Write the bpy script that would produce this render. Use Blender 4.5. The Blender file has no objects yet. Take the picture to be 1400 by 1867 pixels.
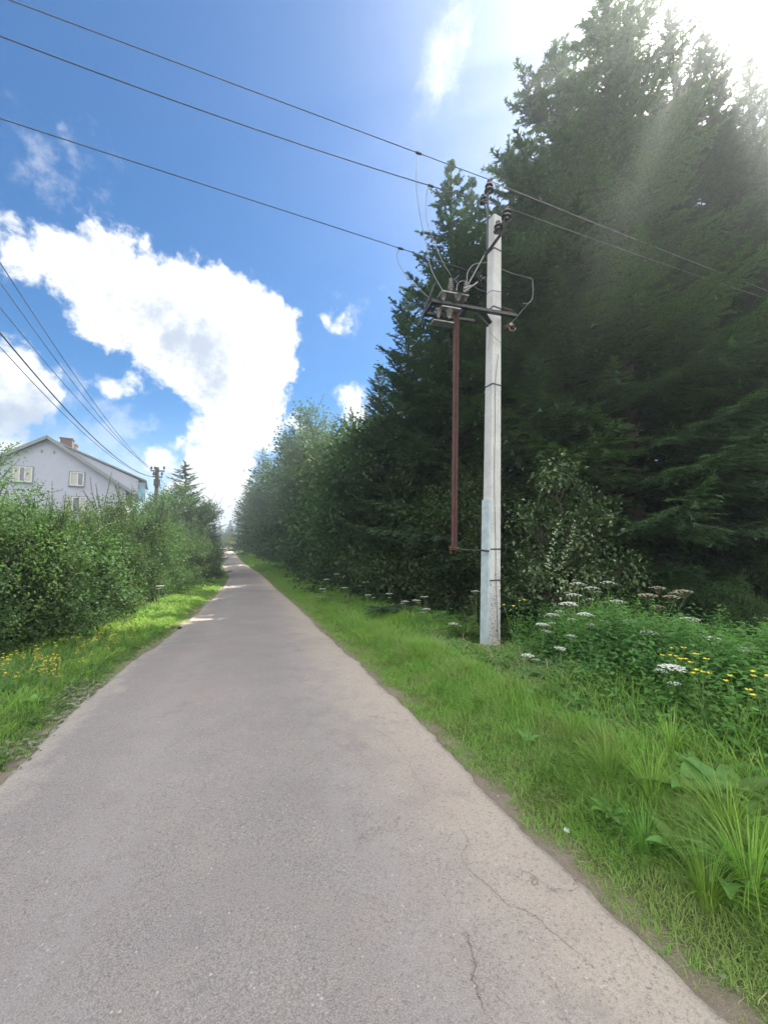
import bpy, math, random
import numpy as np
from mathutils import Vector, Matrix, noise

random.seed(7)
RNG = np.random.default_rng(11)
R = math.radians
sc = bpy.context.scene
COL = sc.collection

# ------------------------------------------------------------------ camera
PITCH = R(4.2)
FPX = 700.0
CAMZ = 1.6
cam_d = bpy.data.cameras.new("camera")
cam = bpy.data.objects.new("camera", cam_d)
COL.objects.link(cam)
cam_d.sensor_fit = 'HORIZONTAL'
cam_d.sensor_width = 36.0
cam_d.lens = 18.0
cam_d.clip_start = 0.05
cam_d.clip_end = 8000
cam.location = (0, 0, CAMZ)
cam.rotation_euler = (R(90) + PITCH, 0, 0)
sc.camera = cam
sc.view_settings.view_transform = 'Standard'
sc.view_settings.look = 'None'
sc.view_settings.gamma = 1
sc.view_settings.exposure = 1.97
sc.cycles.max_bounces = 8
sc.cycles.sample_clamp_direct = 4
sc.cycles.sample_clamp_indirect = 2
sc.cycles.diffuse_bounces = 4
sc.cycles.transmission_bounces = 4
sc.cycles.transparent_max_bounces = 8
sc.cycles.volume_bounces = 1


def ray(px, py):
    a = (px - 700) / FPX
    u = (933.5 - py) / FPX
    c, s = math.cos(PITCH), math.sin(PITCH)
    return Vector((a, c - u * s, s + u * c))


def at(px, py, Y):
    """world point at world depth Y seen at photo pixel px,py (only used to measure where things stand)"""
    d = ray(px, py)
    k = Y / d.y
    return Vector((d.x * k, Y, CAMZ + d.z * k))


# ------------------------------------------------------------------ sun + sky
SUN = ray(1285, 20).normalized()
SUN_EL = math.asin(SUN.z)
SUN_AZ = math.atan2(SUN.x, SUN.y)
sl = bpy.data.lights.new("sun", 'SUN')
sl.energy = 4.2
sl.angle = R(0.5)
sl.color = (1.0, 0.91, 0.77)
so = bpy.data.objects.new("sun", sl)
COL.objects.link(so)
so.rotation_euler = SUN.to_track_quat('Z', 'Y').to_euler()
so.location = (20, 20, 40)

W = bpy.data.worlds.new("World")
sc.world = W
W.use_nodes = True
nt = W.node_tree
nt.nodes.clear()


class NB:
    """tiny node helper"""
    def __init__(self, tree):
        self.t = tree

    def n(self, kind, **kw):
        nd = self.t.nodes.new(kind)
        for k, v in kw.items():
            setattr(nd, k, v)
        return nd

    def put(self, sock, v):
        if isinstance(v, bpy.types.NodeSocket):
            self.t.links.new(v, sock)
        elif v is not None:
            sock.default_value = v

    def m(self, op, a, b=None, c=None, clamp=False):
        nd = self.n('ShaderNodeMath', operation=op, use_clamp=clamp)
        for i, v in enumerate((a, b, c)):
            if v is not None:
                self.put(nd.inputs[i], v)
        return nd.outputs[0]

    def vm(self, op, a, b=None, scale=None):
        nd = self.n('ShaderNodeVectorMath', operation=op)
        self.put(nd.inputs[0], a)
        if b is not None:
            self.put(nd.inputs[1], b)
        if scale is not None:
            self.put(nd.inputs['Scale'], scale)
        return nd.outputs['Value'] if op in ('DISTANCE', 'LENGTH', 'DOT_PRODUCT') else nd.outputs[0]

    def noise(self, vec, scale, detail=4, rough=0.5, dist=0.0, out='Fac'):
        nd = self.n('ShaderNodeTexNoise')
        if vec is not None:
            self.put(nd.inputs['Vector'], vec)
        nd.inputs['Scale'].default_value = scale
        nd.inputs['Detail'].default_value = detail
        nd.inputs['Roughness'].default_value = rough
        nd.inputs['Distortion'].default_value = dist
        return nd.outputs[out]

    def mix(self, fac, a, b, kind='MIX'):
        nd = self.n('ShaderNodeMix', data_type='RGBA', blend_type=kind)
        self.put(nd.inputs[0], fac)
        for i, v in ((6, a), (7, b)):
            if isinstance(v, tuple) and len(v) == 3:
                v = v + (1,)
            self.put(nd.inputs[i], v)
        return nd.outputs[2]

    def ramp(self, fac, lo, hi, tlo=0.0, thi=1.0, smooth=True):
        nd = self.n('ShaderNodeMapRange', interpolation_type='SMOOTHSTEP' if smooth else 'LINEAR')
        self.put(nd.inputs[0], fac)
        nd.inputs[1].default_value = lo
        nd.inputs[2].default_value = hi
        nd.inputs[3].default_value = tlo
        nd.inputs[4].default_value = thi
        return nd.outputs[0]


SKY_STRENGTH = 0.11
HAZE = 0.0031


def build_sky():
    b = NB(nt)
    tc = b.n('ShaderNodeTexCoord').outputs['Generated']
    d = b.vm('NORMALIZE', tc)
    sky = b.n('ShaderNodeTexSky', sky_type='NISHITA')
    sky.sun_disc = False
    sky.sun_elevation = SUN_EL
    sky.sun_rotation = SUN_AZ
    sky.altitude = 200
    sky.air_density = 1.0
    sky.dust_density = 0.5
    sky.ozone_density = 2.5
    # warp the direction so that cloud outlines are ragged
    n1 = b.noise(d, 9.0, 6, 0.62, out='Color')
    w1 = b.vm('SCALE', b.vm('SUBTRACT', n1, (0.5, 0.5, 0.5)), scale=0.13)
    dw = b.vm('ADD', d, w1)
    det = b.noise(d, 26.0, 7, 0.68)

    def blob(px, py, r):
        c = ray(px, py).normalized()
        e = (ray(px + r, py).normalized() - c).length
        f = (ray(px, py + r).normalized() - c).length
        return b.m('SUBTRACT', b.vm('DISTANCE', dw, tuple(c)), (e + f) / 2)

    def union(lst, k):
        acc = None
        for t in lst:
            s = blob(*t)
            acc = s if acc is None else b.m('SMOOTH_MIN', acc, s, k)
        return acc

    big = [(40, 470, 34), (115, 465, 42), (150, 500, 58), (215, 500, 62), (90, 500, 30), (200, 570, 52), (270, 570, 80), (340, 560, 74),
           (410, 585, 84), (462, 620, 78), (495, 655, 46), (430, 690, 84), (340, 650, 66), (440, 765, 66),
           (405, 850, 55), (375, 800, 26), (400, 920, 48), (290, 640, 50)]
    left = [(10, 690, 62), (62, 715, 46), (-20, 740, 60), (250, 478 - 20, 10)]
    small = [(215, 708, 20), (300, 832, 26), (330, 858, 16), (622, 578, 15), (600, 572, 8), (640, 742, 26), (540, 770, 16),
             (15, 812, 30), (60, 815, 22), (5, 400, 18), (345, 900, 30), (262, 468, 12), (365, 905, 40), (1430, 250, 40)]
    faint = [(100, 312, 13), (112, 345, 9), (148, 293, 5), (190, 800, 50), (120, 790, 30), (240, 790, 30), (150, 740, 24), (250, 860, 40), (645, 560, 8)]

    def dens(s, lo, hi, amp):
        v = b.m('ADD', s, b.m('MULTIPLY', b.m('SUBTRACT', det, 0.5), amp))
        return b.ramp(v, hi, lo, 0, 1)

    sb = union(big, 0.03)
    D1 = dens(sb, -0.012, 0.022, 0.10)
    sL = union(left, 0.03)
    D2 = dens(sL, -0.010, 0.018, 0.08)
    D3 = dens(union(small, 0.01), -0.02, 0.02, 0.10)
    D4 = b.m('MULTIPLY', dens(union(faint, 0.02), -0.05, 0.04, 0.3), 0.30)
    # cirrus streak high up, stretched along its own direction
    a0, a1 = ray(862, -40).normalized(), ray(768, 262).normalized()
    ax = (a1 - a0)
    L = ax.length
    ax.normalize()
    rel = b.vm('SUBTRACT', dw, tuple(a0))
    along = b.m('DIVIDE', b.vm('DOT_PRODUCT', rel, tuple(ax)), L)
    perp = b.vm('LENGTH', b.vm('SUBTRACT', rel, b.vm('SCALE', tuple(ax), scale=b.vm('DOT_PRODUCT', rel, tuple(ax)))))
    st = b.m('MULTIPLY', b.ramp(perp, 0.042, 0.0, 0, 1), b.m('MULTIPLY', b.ramp(along, 1.12, 0.6, 0, 1), b.ramp(along, -1.2, -.4, 0, 1)))
    side = b.m('MULTIPLY', b.ramp(perp, 0.30, 0.05, 0, 1), b.ramp(along, 1.0, -0.1, 0, 0.10))
    cn = b.ramp(b.noise(b.vm('ADD', d, w1), 13.0, 6, 0.6), 0.34, 0.66, 0.15, 1.0)
    D5 = b.m('ADD', b.m('MULTIPLY', b.m('POWER', st, 1.5), b.m('MULTIPLY', cn, 0.5)), b.m('MULTIPLY', side, b.m('MULTIPLY', cn, 0.6)), clamp=True)
    D = b.m('MAXIMUM', b.m('MAXIMUM', D1, D2), b.m('MAXIMUM', b.m('MAXIMUM', D3, D4), D5))
    # unseen bright cloud added behind the camera to whiten and lift the light
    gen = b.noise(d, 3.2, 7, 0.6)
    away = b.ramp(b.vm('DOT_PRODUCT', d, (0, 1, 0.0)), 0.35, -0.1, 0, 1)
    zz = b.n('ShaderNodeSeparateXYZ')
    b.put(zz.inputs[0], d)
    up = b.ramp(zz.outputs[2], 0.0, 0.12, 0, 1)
    D_FILL = b.m('MULTIPLY', b.m('MULTIPLY', b.ramp(gen, 0.36, 0.52, 0, 1), away), up)
    # thin brilliant cloud round the sun
    ds = b.vm('DOT_PRODUCT', d, tuple(SUN))
    DS = b.ramp(b.m('ADD', ds, b.m('MULTIPLY', b.m('SUBTRACT', cn, 0.5), 0.008)), 0.986, 0.997, 0, 1)
    D = b.m('MAXIMUM', D, b.m('MAXIMUM', D_FILL, DS))
    # the thick parts of the clouds are greyer
    core = union([(330, 610, 50), (375, 640, 52), (400, 690, 34), (270, 570, 30)], 0.03)
    g1 = b.ramp(b.m('ADD', core, b.m('MULTIPLY', b.m('SUBTRACT', det, 0.5), 0.22)), 0.055, -0.05, 0, 0.95)
    lc = union([(0, 745, 50), (50, 750, 36)], 0.03)
    g2 = b.ramp(b.m('ADD', lc, b.m('MULTIPLY', b.m('SUBTRACT', det, 0.5), 0.12)), 0.04, -0.03, 0, 1.0)
    g3 = b.m('MULTIPLY', b.ramp(det, 0.50, 0.68, 0, 0.55), b.m('MAXIMUM', D1, D2))
    grey = b.m('MAXIMUM', b.m('MAXIMUM', g1, g2), g3)
    ccol = b.mix(grey, (2.95, 2.98, 3.0), (1.30, 1.50, 1.80))
    ccol = b.mix(b.m('MAXIMUM', D_FILL, DS), ccol, (8.0, 7.7, 7.3))  # unseen fill cloud and sun cloud far brighter than the rest
    # graded sky colour, deeper blue as the phone rendered it
    hs = b.n('ShaderNodeHueSaturation')
    hs.inputs['Saturation'].default_value = 1.6
    hs.inputs['Value'].default_value = 0.37
    b.put(hs.inputs['Color'], sky.outputs[0])
    skyc = hs.outputs[0]
    low = b.ramp(zz.outputs[2], 0.35, -0.02, 0, 0.35)
    skyc = b.mix(low, skyc, (2.0, 3.0, 4.8))
    # aureole of thin cloud round the sun
    au = b.m('POWER', b.m('MAXIMUM', ds, 0.0), 130.0)
    au2 = b.m('POWER', b.m('MAXIMUM', ds, 0.0), 9.0)
    aur = b.m('ADD', b.m('MULTIPLY', au, 6.0), b.m('MULTIPLY', au2, 0.15))
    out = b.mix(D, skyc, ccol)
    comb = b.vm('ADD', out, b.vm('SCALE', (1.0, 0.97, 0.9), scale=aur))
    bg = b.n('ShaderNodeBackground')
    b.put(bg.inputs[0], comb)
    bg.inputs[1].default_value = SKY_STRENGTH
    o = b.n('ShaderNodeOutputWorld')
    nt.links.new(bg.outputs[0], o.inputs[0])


build_sky()
W.cycles.sampling_method = 'MANUAL'
W.cycles.sample_map_resolution = 512


# ------------------------------------------------------------------ helpers
def tag(o, label=None, cat=None, group=None, kind=None):
    if label: o['label'] = label
    if cat: o['category'] = cat
    if group: o['group'] = group
    if kind: o['kind'] = kind
    return o


def empty(name, loc, rz=0.0, label=None, cat=None, group=None):
    o = bpy.data.objects.new(name, None)
    COL.objects.link(o)
    o.location = loc
    o.rotation_euler = (0, 0, rz)
    o.empty_display_size = 0.2
    return tag(o, label, cat, group)


def np_mesh(name, V, T, mat, attrs=None, smooth=True):
    V = np.asarray(V, np.float32)
    T = np.asarray(T, np.int32)
    me = bpy.data.meshes.new(name)
    k = T.shape[1]
    me.vertices.add(len(V))
    me.vertices.foreach_set('co', V.ravel())
    me.loops.add(T.size)
    me.loops.foreach_set('vertex_index', T.ravel())
    me.polygons.add(len(T))
    me.polygons.foreach_set('loop_start', np.arange(0, T.size, k, dtype=np.int32))
    for an, av in (attrs or {}).items():
        a = me.attributes.new(an, 'FLOAT', 'POINT')
        a.data.foreach_set('value', np.asarray(av, np.float32))
    me.update(calc_edges=True)
    if not smooth:
        me.shade_flat()
    if mat: me.materials.append(mat)
    return me


def link(name, me, parent=None, loc=None, rot=None, scale=None):
    o = bpy.data.objects.new(name, me)
    COL.objects.link(o)
    if parent: o.parent = parent
    if loc is not None: o.location = loc
    if rot is not None: o.rotation_euler = rot
    if scale is not None: o.scale = scale
    return o


class MB:
    """collects shapes that become one mesh"""
    def __init__(self):
        self.v, self.f = [], []

    def add(self, vs, fs):
        n = len(self.v)
        self.v += [tuple(p) for p in vs]
        self.f += [tuple(i + n for i in f) for f in fs]
        return self

    def box(self, c, s, M=None, taper=1.0):
        x, y, z = s[0] / 2, s[1] / 2, s[2] / 2
        p = [Vector((sx * x * (taper if sz > 0 else 1), sy * y * (taper if sz > 0 else 1), sz * z)) for sz in (-1, 1) for sy in (-1, 1) for sx in (-1, 1)]
        if M is not None: p = [M @ q for q in p]
        p = [q + Vector(c) for q in p]
        return self.add(p, [(0, 2, 3, 1), (4, 5, 7, 6), (0, 1, 5, 4), (2, 6, 7, 3), (0, 4, 6, 2), (1, 3, 7, 5)])

    def bar(self, a, b, w, h, roll=0.0):
        a, b = Vector(a), Vector(b)
        d = b - a
        q = d.to_track_quat('Z', 'Y')
        M = q.to_matrix() @ Matrix.Rotation(roll, 3, 'Z')
        return self.box((a + b) / 2, (w, h, d.length), M)

    def tube(self, pts, r, n=8, cap=True):
        pts = [Vector(p) for p in pts]
        rs = r if isinstance(r, (list, tuple)) else [r] * len(pts)
        vs, fs = [], []
        prev = None
        for i, p in enumerate(pts):
            t = (pts[min(i + 1, len(pts) - 1)] - pts[max(i - 1, 0)]).normalized()
            if prev is None:
                prev = t.orthogonal().normalized()
            prev = (prev - t * prev.dot(t)).normalized()
            bn = t.cross(prev)
            for k in range(n):
                a = 2 * math.pi * k / n
                vs.append(p + (prev * math.cos(a) + bn * math.sin(a)) * rs[i])
        for i in range(len(pts) - 1):
            for k in range(n):
                fs.append((i * n + k, i * n + (k + 1) % n, (i + 1) * n + (k + 1) % n, (i + 1) * n + k))
        if cap:
            fs.append(tuple(range(n - 1, -1, -1)))
            fs.append(tuple((len(pts) - 1) * n + k for k in range(n)))
        return self.add(vs, fs)

    def lathe(self, base, axis, prof, n=12):
        """prof = [(dist along axis, radius)]"""
        ax = Vector(axis).normalized()
        pts = [Vector(base) + ax * p[0] for p in prof]
        e = ax.orthogonal().normalized()
        g = ax.cross(e)
        vs = [p + (e * math.cos(2 * math.pi * k / n) + g * math.sin(2 * math.pi * k / n)) * prof[i][1] for i, p in enumerate(pts) for k in range(n)]
        fs = [(i * n + k, i * n + (k + 1) % n, (i + 1) * n + (k + 1) % n, (i + 1) * n + k) for i in range(len(pts) - 1) for k in range(n)]
        fs += [tuple(range(n - 1, -1, -1)), tuple((len(pts) - 1) * n + k for k in range(n))]
        return self.add(vs, fs)

    def mesh(self, name, mat, smooth=None, bevel=0):
        me = bpy.data.meshes.new(name)
        me.from_pydata(self.v, [], self.f)
        me.update()
        if smooth is None:
            me.shade_flat()
        else:
            me.set_sharp_from_angle(angle=R(smooth))
        if mat: me.materials.append(mat)
        return me

    def build(self, name, mat, parent=None, smooth=None, bevel=0.0, **kw):
        o = link(name, self.mesh(name, mat, smooth), parent, **kw)
        if bevel:
            md = o.modifiers.new('bevel', 'BEVEL')
            md.width = bevel
            md.segments = 2
            md.limit_method = 'ANGLE'
        return o


def copy_thing(o, loc=None, rz=None, scale=None, label=None, group=None, parent=None):
    c = o.copy()
    COL.objects.link(c)
    if parent: c.parent = parent
    if loc is not None: c.location = loc
    if rz is not None: c.rotation_euler = (c.rotation_euler[0], c.rotation_euler[1], rz)
    if scale is not None: c.scale = scale if isinstance(scale, (tuple, list)) else (scale,) * 3
    if label: c['label'] = label
    if group: c['group'] = group
    for ch in o.children:
        copy_thing(ch, parent=c)
    return c


def smooth_path(pts, n=8):
    """Catmull-Rom through the points"""
    P = [Vector(p) for p in pts]
    P = [P[0] * 2 - P[1]] + P + [P[-1] * 2 - P[-2]]
    out = []
    for i in range(1, len(P) - 2):
        for k in range(n):
            t = k / n
            a, b_, c, d = P[i - 1], P[i], P[i + 1], P[i + 2]
            out.append(0.5 * ((2 * b_) + (c - a) * t + (2 * a - 5 * b_ + 4 * c - d) * t * t + (3 * b_ - a - 3 * c + d) * t ** 3))
    out.append(P[-2])
    return out


# ------------------------------------------------------------------ materials
def new_mat(name):
    m = bpy.data.materials.new(name)
    m.use_nodes = True
    m.node_tree.nodes.clear()
    b = NB(m.node_tree)
    out = b.n('ShaderNodeOutputMaterial')
    return m, b, out


def plain(name, col, rough=0.6, metal=0.0, var=0.12, scale=6.0, bump=0.0, spec=0.5, col2=None):
    m, b, out = new_mat(name)
    tc = b.n('ShaderNodeTexCoord').outputs['Object']
    nz = b.noise(tc, scale, 5, 0.6)
    c2 = col2 or tuple(max(0, x * (1 - var * 2)) for x in col)
    c = b.mix(b.ramp(nz, 0.3, 0.7), col, c2)
    p = b.n('ShaderNodeBsdfPrincipled')
    b.put(p.inputs['Base Color'], c)
    p.inputs['Roughness'].default_value = rough
    p.inputs['Metallic'].default_value = metal
    p.inputs['Specular IOR Level'].default_value = spec
    if bump:
        bm = b.n('ShaderNodeBump')
        bm.inputs['Strength'].default_value = bump
        bm.inputs['Distance'].default_value = 0.01
        b.put(bm.inputs['Height'], b.noise(tc, scale * 8, 6, 0.7))
        b.put(p.inputs['Normal'], bm.outputs[0])
    b.put(out.inputs[0], p.outputs[0])
    return m


def leaf_mat(name, ca, cb, cc=None, pale=None, trans=0.35, rough=0.6, spec=0.15, nscale=0.7, tint=(1.1, 1.25, 0.5)):
    """ca..cb by the leaf's own random value, cc in patches"""
    m, b, out = new_mat(name)
    a = b.n('ShaderNodeAttribute', attribute_name='rnd').outputs['Fac']
    oi = b.n('ShaderNodeObjectInfo').outputs['Random']
    c = b.mix(a, ca, cb)
    if cc:
        g = b.n('ShaderNodeNewGeometry').outputs['Position']
        c = b.mix(b.ramp(b.noise(g, nscale, 3, 0.55), 0.42, 0.66, 0, 0.75), c, cc)
    if pale:
        c = b.mix(b.ramp(a, .80, .84), c, pale)
    hv = b.n('ShaderNodeHueSaturation')
    b.put(hv.inputs['Hue'], b.m('MULTIPLY_ADD', oi, 0.03, 0.485))
    b.put(hv.inputs['Value'], b.m('MULTIPLY_ADD', oi, 0.55, 0.72))
    b.put(hv.inputs['Color'], c)
    c = hv.outputs[0]
    p = b.n('ShaderNodeBsdfPrincipled')
    b.put(p.inputs['Base Color'], c)
    p.inputs['Roughness'].default_value = rough
    p.inputs['Specular IOR Level'].default_value = spec
    t = b.n('ShaderNodeBsdfTranslucent')
    b.put(t.inputs[0], b.mix(1.0, c, tint, 'MULTIPLY'))
    ms = b.n('ShaderNodeMixShader')
    ms.inputs[0].default_value = trans
    b.put(ms.inputs[1], p.outputs[0])
    b.put(ms.inputs[2], t.outputs[0])
    b.put(out.inputs[0], ms.outputs[0])
    return m


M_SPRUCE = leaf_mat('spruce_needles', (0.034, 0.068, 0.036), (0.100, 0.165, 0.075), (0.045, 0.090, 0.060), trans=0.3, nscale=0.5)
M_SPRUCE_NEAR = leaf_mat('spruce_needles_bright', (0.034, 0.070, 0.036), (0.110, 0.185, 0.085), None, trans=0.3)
M_HAZEL = leaf_mat('dark_broad_leaves', (0.035, 0.070, 0.026), (0.075, 0.125, 0.045), (0.05, 0.10, 0.04), trans=0.3)
M_PALE = leaf_mat('pale_backed_leaves', (0.04, 0.085, 0.03), (0.10, 0.17, 0.06), None, pale=(0.34, 0.43, 0.25), trans=0.3, rough=0.35, spec=0.6)
M_THICKET = leaf_mat('thicket_leaves', (0.040, 0.085, 0.030), (0.095, 0.160, 0.052), (0.050, 0.110, 0.050), trans=0.35)
M_LIT = leaf_mat('sunlit_yellow_leaves', (0.16, 0.20, 0.04), (0.26, 0.28, 0.06), None, trans=0.4)  # sunlit yellow put into the leaf colour of the far trees
M_GRASS = leaf_mat('grass_blades', (0.14, 0.26, 0.045), (0.29, 0.43, 0.085), (0.12, 0.27, 0.065), trans=0.4, rough=0.45, nscale=1.4)
M_SHORT = leaf_mat('short_verge_grass', (0.14, 0.27, 0.05), (0.24, 0.39, 0.085), (0.25, 0.31, 0.11), trans=0.35, rough=0.55, nscale=2.5)
M_WEED = leaf_mat('weed_leaves', (0.10, 0.21, 0.055), (0.18, 0.33, 0.09), (0.09, 0.19, 0.07), trans=0.4, rough=0.42)
M_FERN = leaf_mat('fern_fronds', (0.075, 0.16, 0.04), (0.12, 0.22, 0.06), None, trans=0.4)
M_BARK = plain('bark', (0.075, 0.058, 0.045), 0.9, var=0.3, scale=5, bump=0.6)
M_STEM = plain('green_stem', (0.15, 0.25, 0.07), 0.6, var=0.2, scale=9)
M_DRYSTEM = plain('dry_stem', (0.14, 0.14, 0.06), 0.7, var=0.2, scale=9)
M_PETAL = plain('white_petals', (0.86, 0.86, 0.80), 0.7, var=0.05, scale=30)
M_PETAL2 = plain('creamy_petals', (0.66, 0.61, 0.44), 0.7, var=0.15, scale=30)
M_YELLOW = plain('yellow_petals', (0.80, 0.64, 0.035), 0.5, var=0.12, scale=20)


# ------------------------------------------------------------------ terrain
ROWS = [(-60, 20.9, 24.1, 0.0), (-20, 6.0, 9.2, 0.0), (1.27, -2.03, 1.19, 0.0), (2.47, -2.47, 0.71, 0.0), (4.34, -3.16, 0.06, -0.05), (8.6, -4.60, -1.33, -0.40),
        (14.1, -6.45, -3.2, -0.72), (24.0, -9.95, -6.72, -1.33), (40.0, -16.1, -12.9, -1.80), (48.7, -20.6, -17.4, -1.47),
        (75.0, -32.4, -29.2, -0.78), (100.0, -44.0, -40.8, -0.55), (140.0, -62.0, -58.8, -0.5), (400, -190, -186.8, 0.0), (6000, -2800, -2796.8, 0.0)]
_RA = np.array(ROWS, float)


def _pchip(x, xs, ys):
    x = np.asarray(x, float)
    h = np.diff(xs)
    dl = np.diff(ys) / h
    m = np.zeros_like(ys)
    for i in range(1, len(xs) - 1):
        if dl[i - 1] * dl[i] > 0:
            w1, w2 = 2 * h[i] + h[i - 1], h[i] + 2 * h[i - 1]
            m[i] = (w1 + w2) / (w1 / dl[i - 1] + w2 / dl[i])
    m[0], m[-1] = dl[0], dl[-1]
    i = np.clip(np.searchsorted(xs, x) - 1, 0, len(xs) - 2)
    t = (x - xs[i]) / h[i]
    t = np.clip(t, 0, 1)
    return ((2 * t**3 - 3 * t**2 + 1) * ys[i] + (t**3 - 2 * t**2 + t) * h[i] * m[i] + (-2 * t**3 + 3 * t**2) * ys[i + 1] + (t**3 - t**2) * h[i] * m[i + 1])


_tab_y = np.concatenate([np.linspace(-60, 150, 2101), np.linspace(151, 6000, 400)])
_tab = np.stack([_pchip(_tab_y, _RA[:, 0], _RA[:, k]) for k in (1, 2, 3)], 1)


def road(y):
    return np.interp(y, _tab_y, _tab[:, 0]), np.interp(y, _tab_y, _tab[:, 1]), np.interp(y, _tab_y, _tab[:, 2])


def sstep(a, b_, x):
    t = np.clip((x - a) / (b_ - a), 0, 1)
    return t * t * (3 - 2 * t)


def wob(x, y, s, seed=0.0):
    """cheap smooth pseudo noise, vectorised"""
    x, y = np.asarray(x, float), np.asarray(y, float)
    v = np.sin(x * s * 1.3 + 1.7 * np.sin(y * s * 0.9 + seed) + seed) + np.sin(y * s * 1.7 + 1.3 * np.sin(x * s * 1.1 - seed * 2)) \
        + 0.5 * np.sin(x * s * 3.1 + y * s * 2.3 + seed) + 0.5 * np.sin(x * s * 2.7 - y * s * 3.7 + 2 * seed)
    return v / 3.0


def rdist(x, y):
    """signed distance outside the road edge: >0 off the road, plus side"""
    l, r, z = road(y)
    d = np.maximum(l - x, x - r) * 0.93
    return d, np.where(x > (l + r) / 2, 1, -1), z


def ground(x, y):
    d, s, z = rdist(x, y)
    dd = np.maximum(d, 0)
    near = np.exp(-np.abs(y) / 60.0)
    h = z - 0.035 + 0.0 * dd
    h = h + np.where(s > 0, 0.10 * sstep(0.15, 0.9, dd) - 0.22 * sstep(1.6, 3.2, dd) + 0.3 * sstep(4, 12, dd), 0.06 * sstep(0.1, 0.6, dd) - 0.10 * sstep(1.2, 2.5, dd) + 0.5 * sstep(5, 18, dd))
    h = h + (0.035 * wob(x, y, 2.1, 0.4) + 0.06 * wob(x, y, 0.55, 2.0) * sstep(1, 5, dd)) * sstep(0.0, 0.4, dd)
    h = h + (0.012 * wob(x, y, 6.0, 1.1)) * sstep(0.0, 0.2, dd) * near
    return h


def gz(x, y):
    return float(ground(np.array([x]), np.array([y]))[0])


def hit(px, py):
    """where the view line through a photo pixel meets the ground"""
    d = ray(px, py)
    lo, hi = 0.3, 400.0
    y = lo
    prev = lo
    while y < hi:
        k = y / d.y
        if CAMZ + d.z * k < gz(d.x * k, y): break
        prev = y
        y *= 1.02
    a, c = prev, y
    for _ in range(25):
        mdl = (a + c) / 2
        k = mdl / d.y
        if CAMZ + d.z * k < gz(d.x * k, mdl): c = mdl
        else: a = mdl
    k = c / d.y
    return Vector((d.x * k, c, gz(d.x * k, c)))


def grid_tris(nr, nc):
    i = np.arange(nr - 1)[:, None] * nc + np.arange(nc - 1)[None, :]
    i = i.ravel()
    return np.stack([i, i + 1, i + nc + 1, i + nc], 1)


def build_ground():
    ys = np.concatenate([np.linspace(-60, -2, 40), np.arange(-1.9, 12, 0.055), np.geomspace(12, 150, 260)[0:], np.geomspace(155, 620, 20)])
    off = np.concatenate([-np.geomspace(560, 6, 34), -np.arange(5.9, 0, -0.075)])
    offr = -off[::-1]
    nl = len(off)
    rows = []
    l, r, z = road(ys)
    X = np.concatenate([l[:, None] + off[None, :] + 0.0, (l[:, None] + (r - l)[:, None] * np.linspace(0.02, 0.98, 9)[None, :]), r[:, None] + offr[None, :]], 1)
    Y = np.repeat(ys[:, None], X.shape[1], 1)
    Z = ground(X.ravel(), Y.ravel()).reshape(X.shape)
    d, s, _ = rdist(X.ravel(), Y.ravel())
    me = np_mesh('ground', np.stack([X.ravel(), Y.ravel(), Z.ravel()], 1), grid_tris(*X.shape), None, {'edge': d, 'side': s})
    m, b, out = new_mat('verge_soil')
    e = b.n('ShaderNodeAttribute', attribute_name='edge').outputs['Fac']
    g = b.n('ShaderNodeNewGeometry').outputs['Position']
    n1 = b.noise(g, 3.0, 5, 0.6)
    n2 = b.noise(g, 35.0, 5, 0.7)
    n3 = b.noise(g, 160.0, 3, 0.6)
    soil = b.mix(n2, (0.17, 0.135, 0.105), (0.30, 0.25, 0.20))
    soil = b.mix(b.ramp(n3, 0.55, 0.75), soil, (0.42, 0.38, 0.33))
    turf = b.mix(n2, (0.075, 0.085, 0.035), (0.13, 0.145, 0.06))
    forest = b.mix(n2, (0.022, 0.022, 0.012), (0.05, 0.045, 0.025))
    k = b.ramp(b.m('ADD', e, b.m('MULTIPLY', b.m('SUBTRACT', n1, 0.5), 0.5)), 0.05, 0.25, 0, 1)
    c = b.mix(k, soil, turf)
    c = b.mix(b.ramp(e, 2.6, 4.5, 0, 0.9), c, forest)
    p = b.n('ShaderNodeBsdfPrincipled')
    b.put(p.inputs['Base Color'], c)
    p.inputs['Roughness'].default_value = 0.95
    p.inputs['Specular IOR Level'].default_value = 0.15
    bm = b.n('ShaderNodeBump')
    bm.inputs['Strength'].default_value = 0.8
    bm.inputs['Distance'].default_value = 0.02
    b.put(bm.inputs['Height'], b.m('ADD', n2, b.m('MULTIPLY', n3, 0.3)))
    b.put(p.inputs['Normal'], bm.outputs[0])
    b.put(out.inputs[0], p.outputs[0])
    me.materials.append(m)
    tag(link('ground', me), kind='structure')


build_ground()


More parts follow.
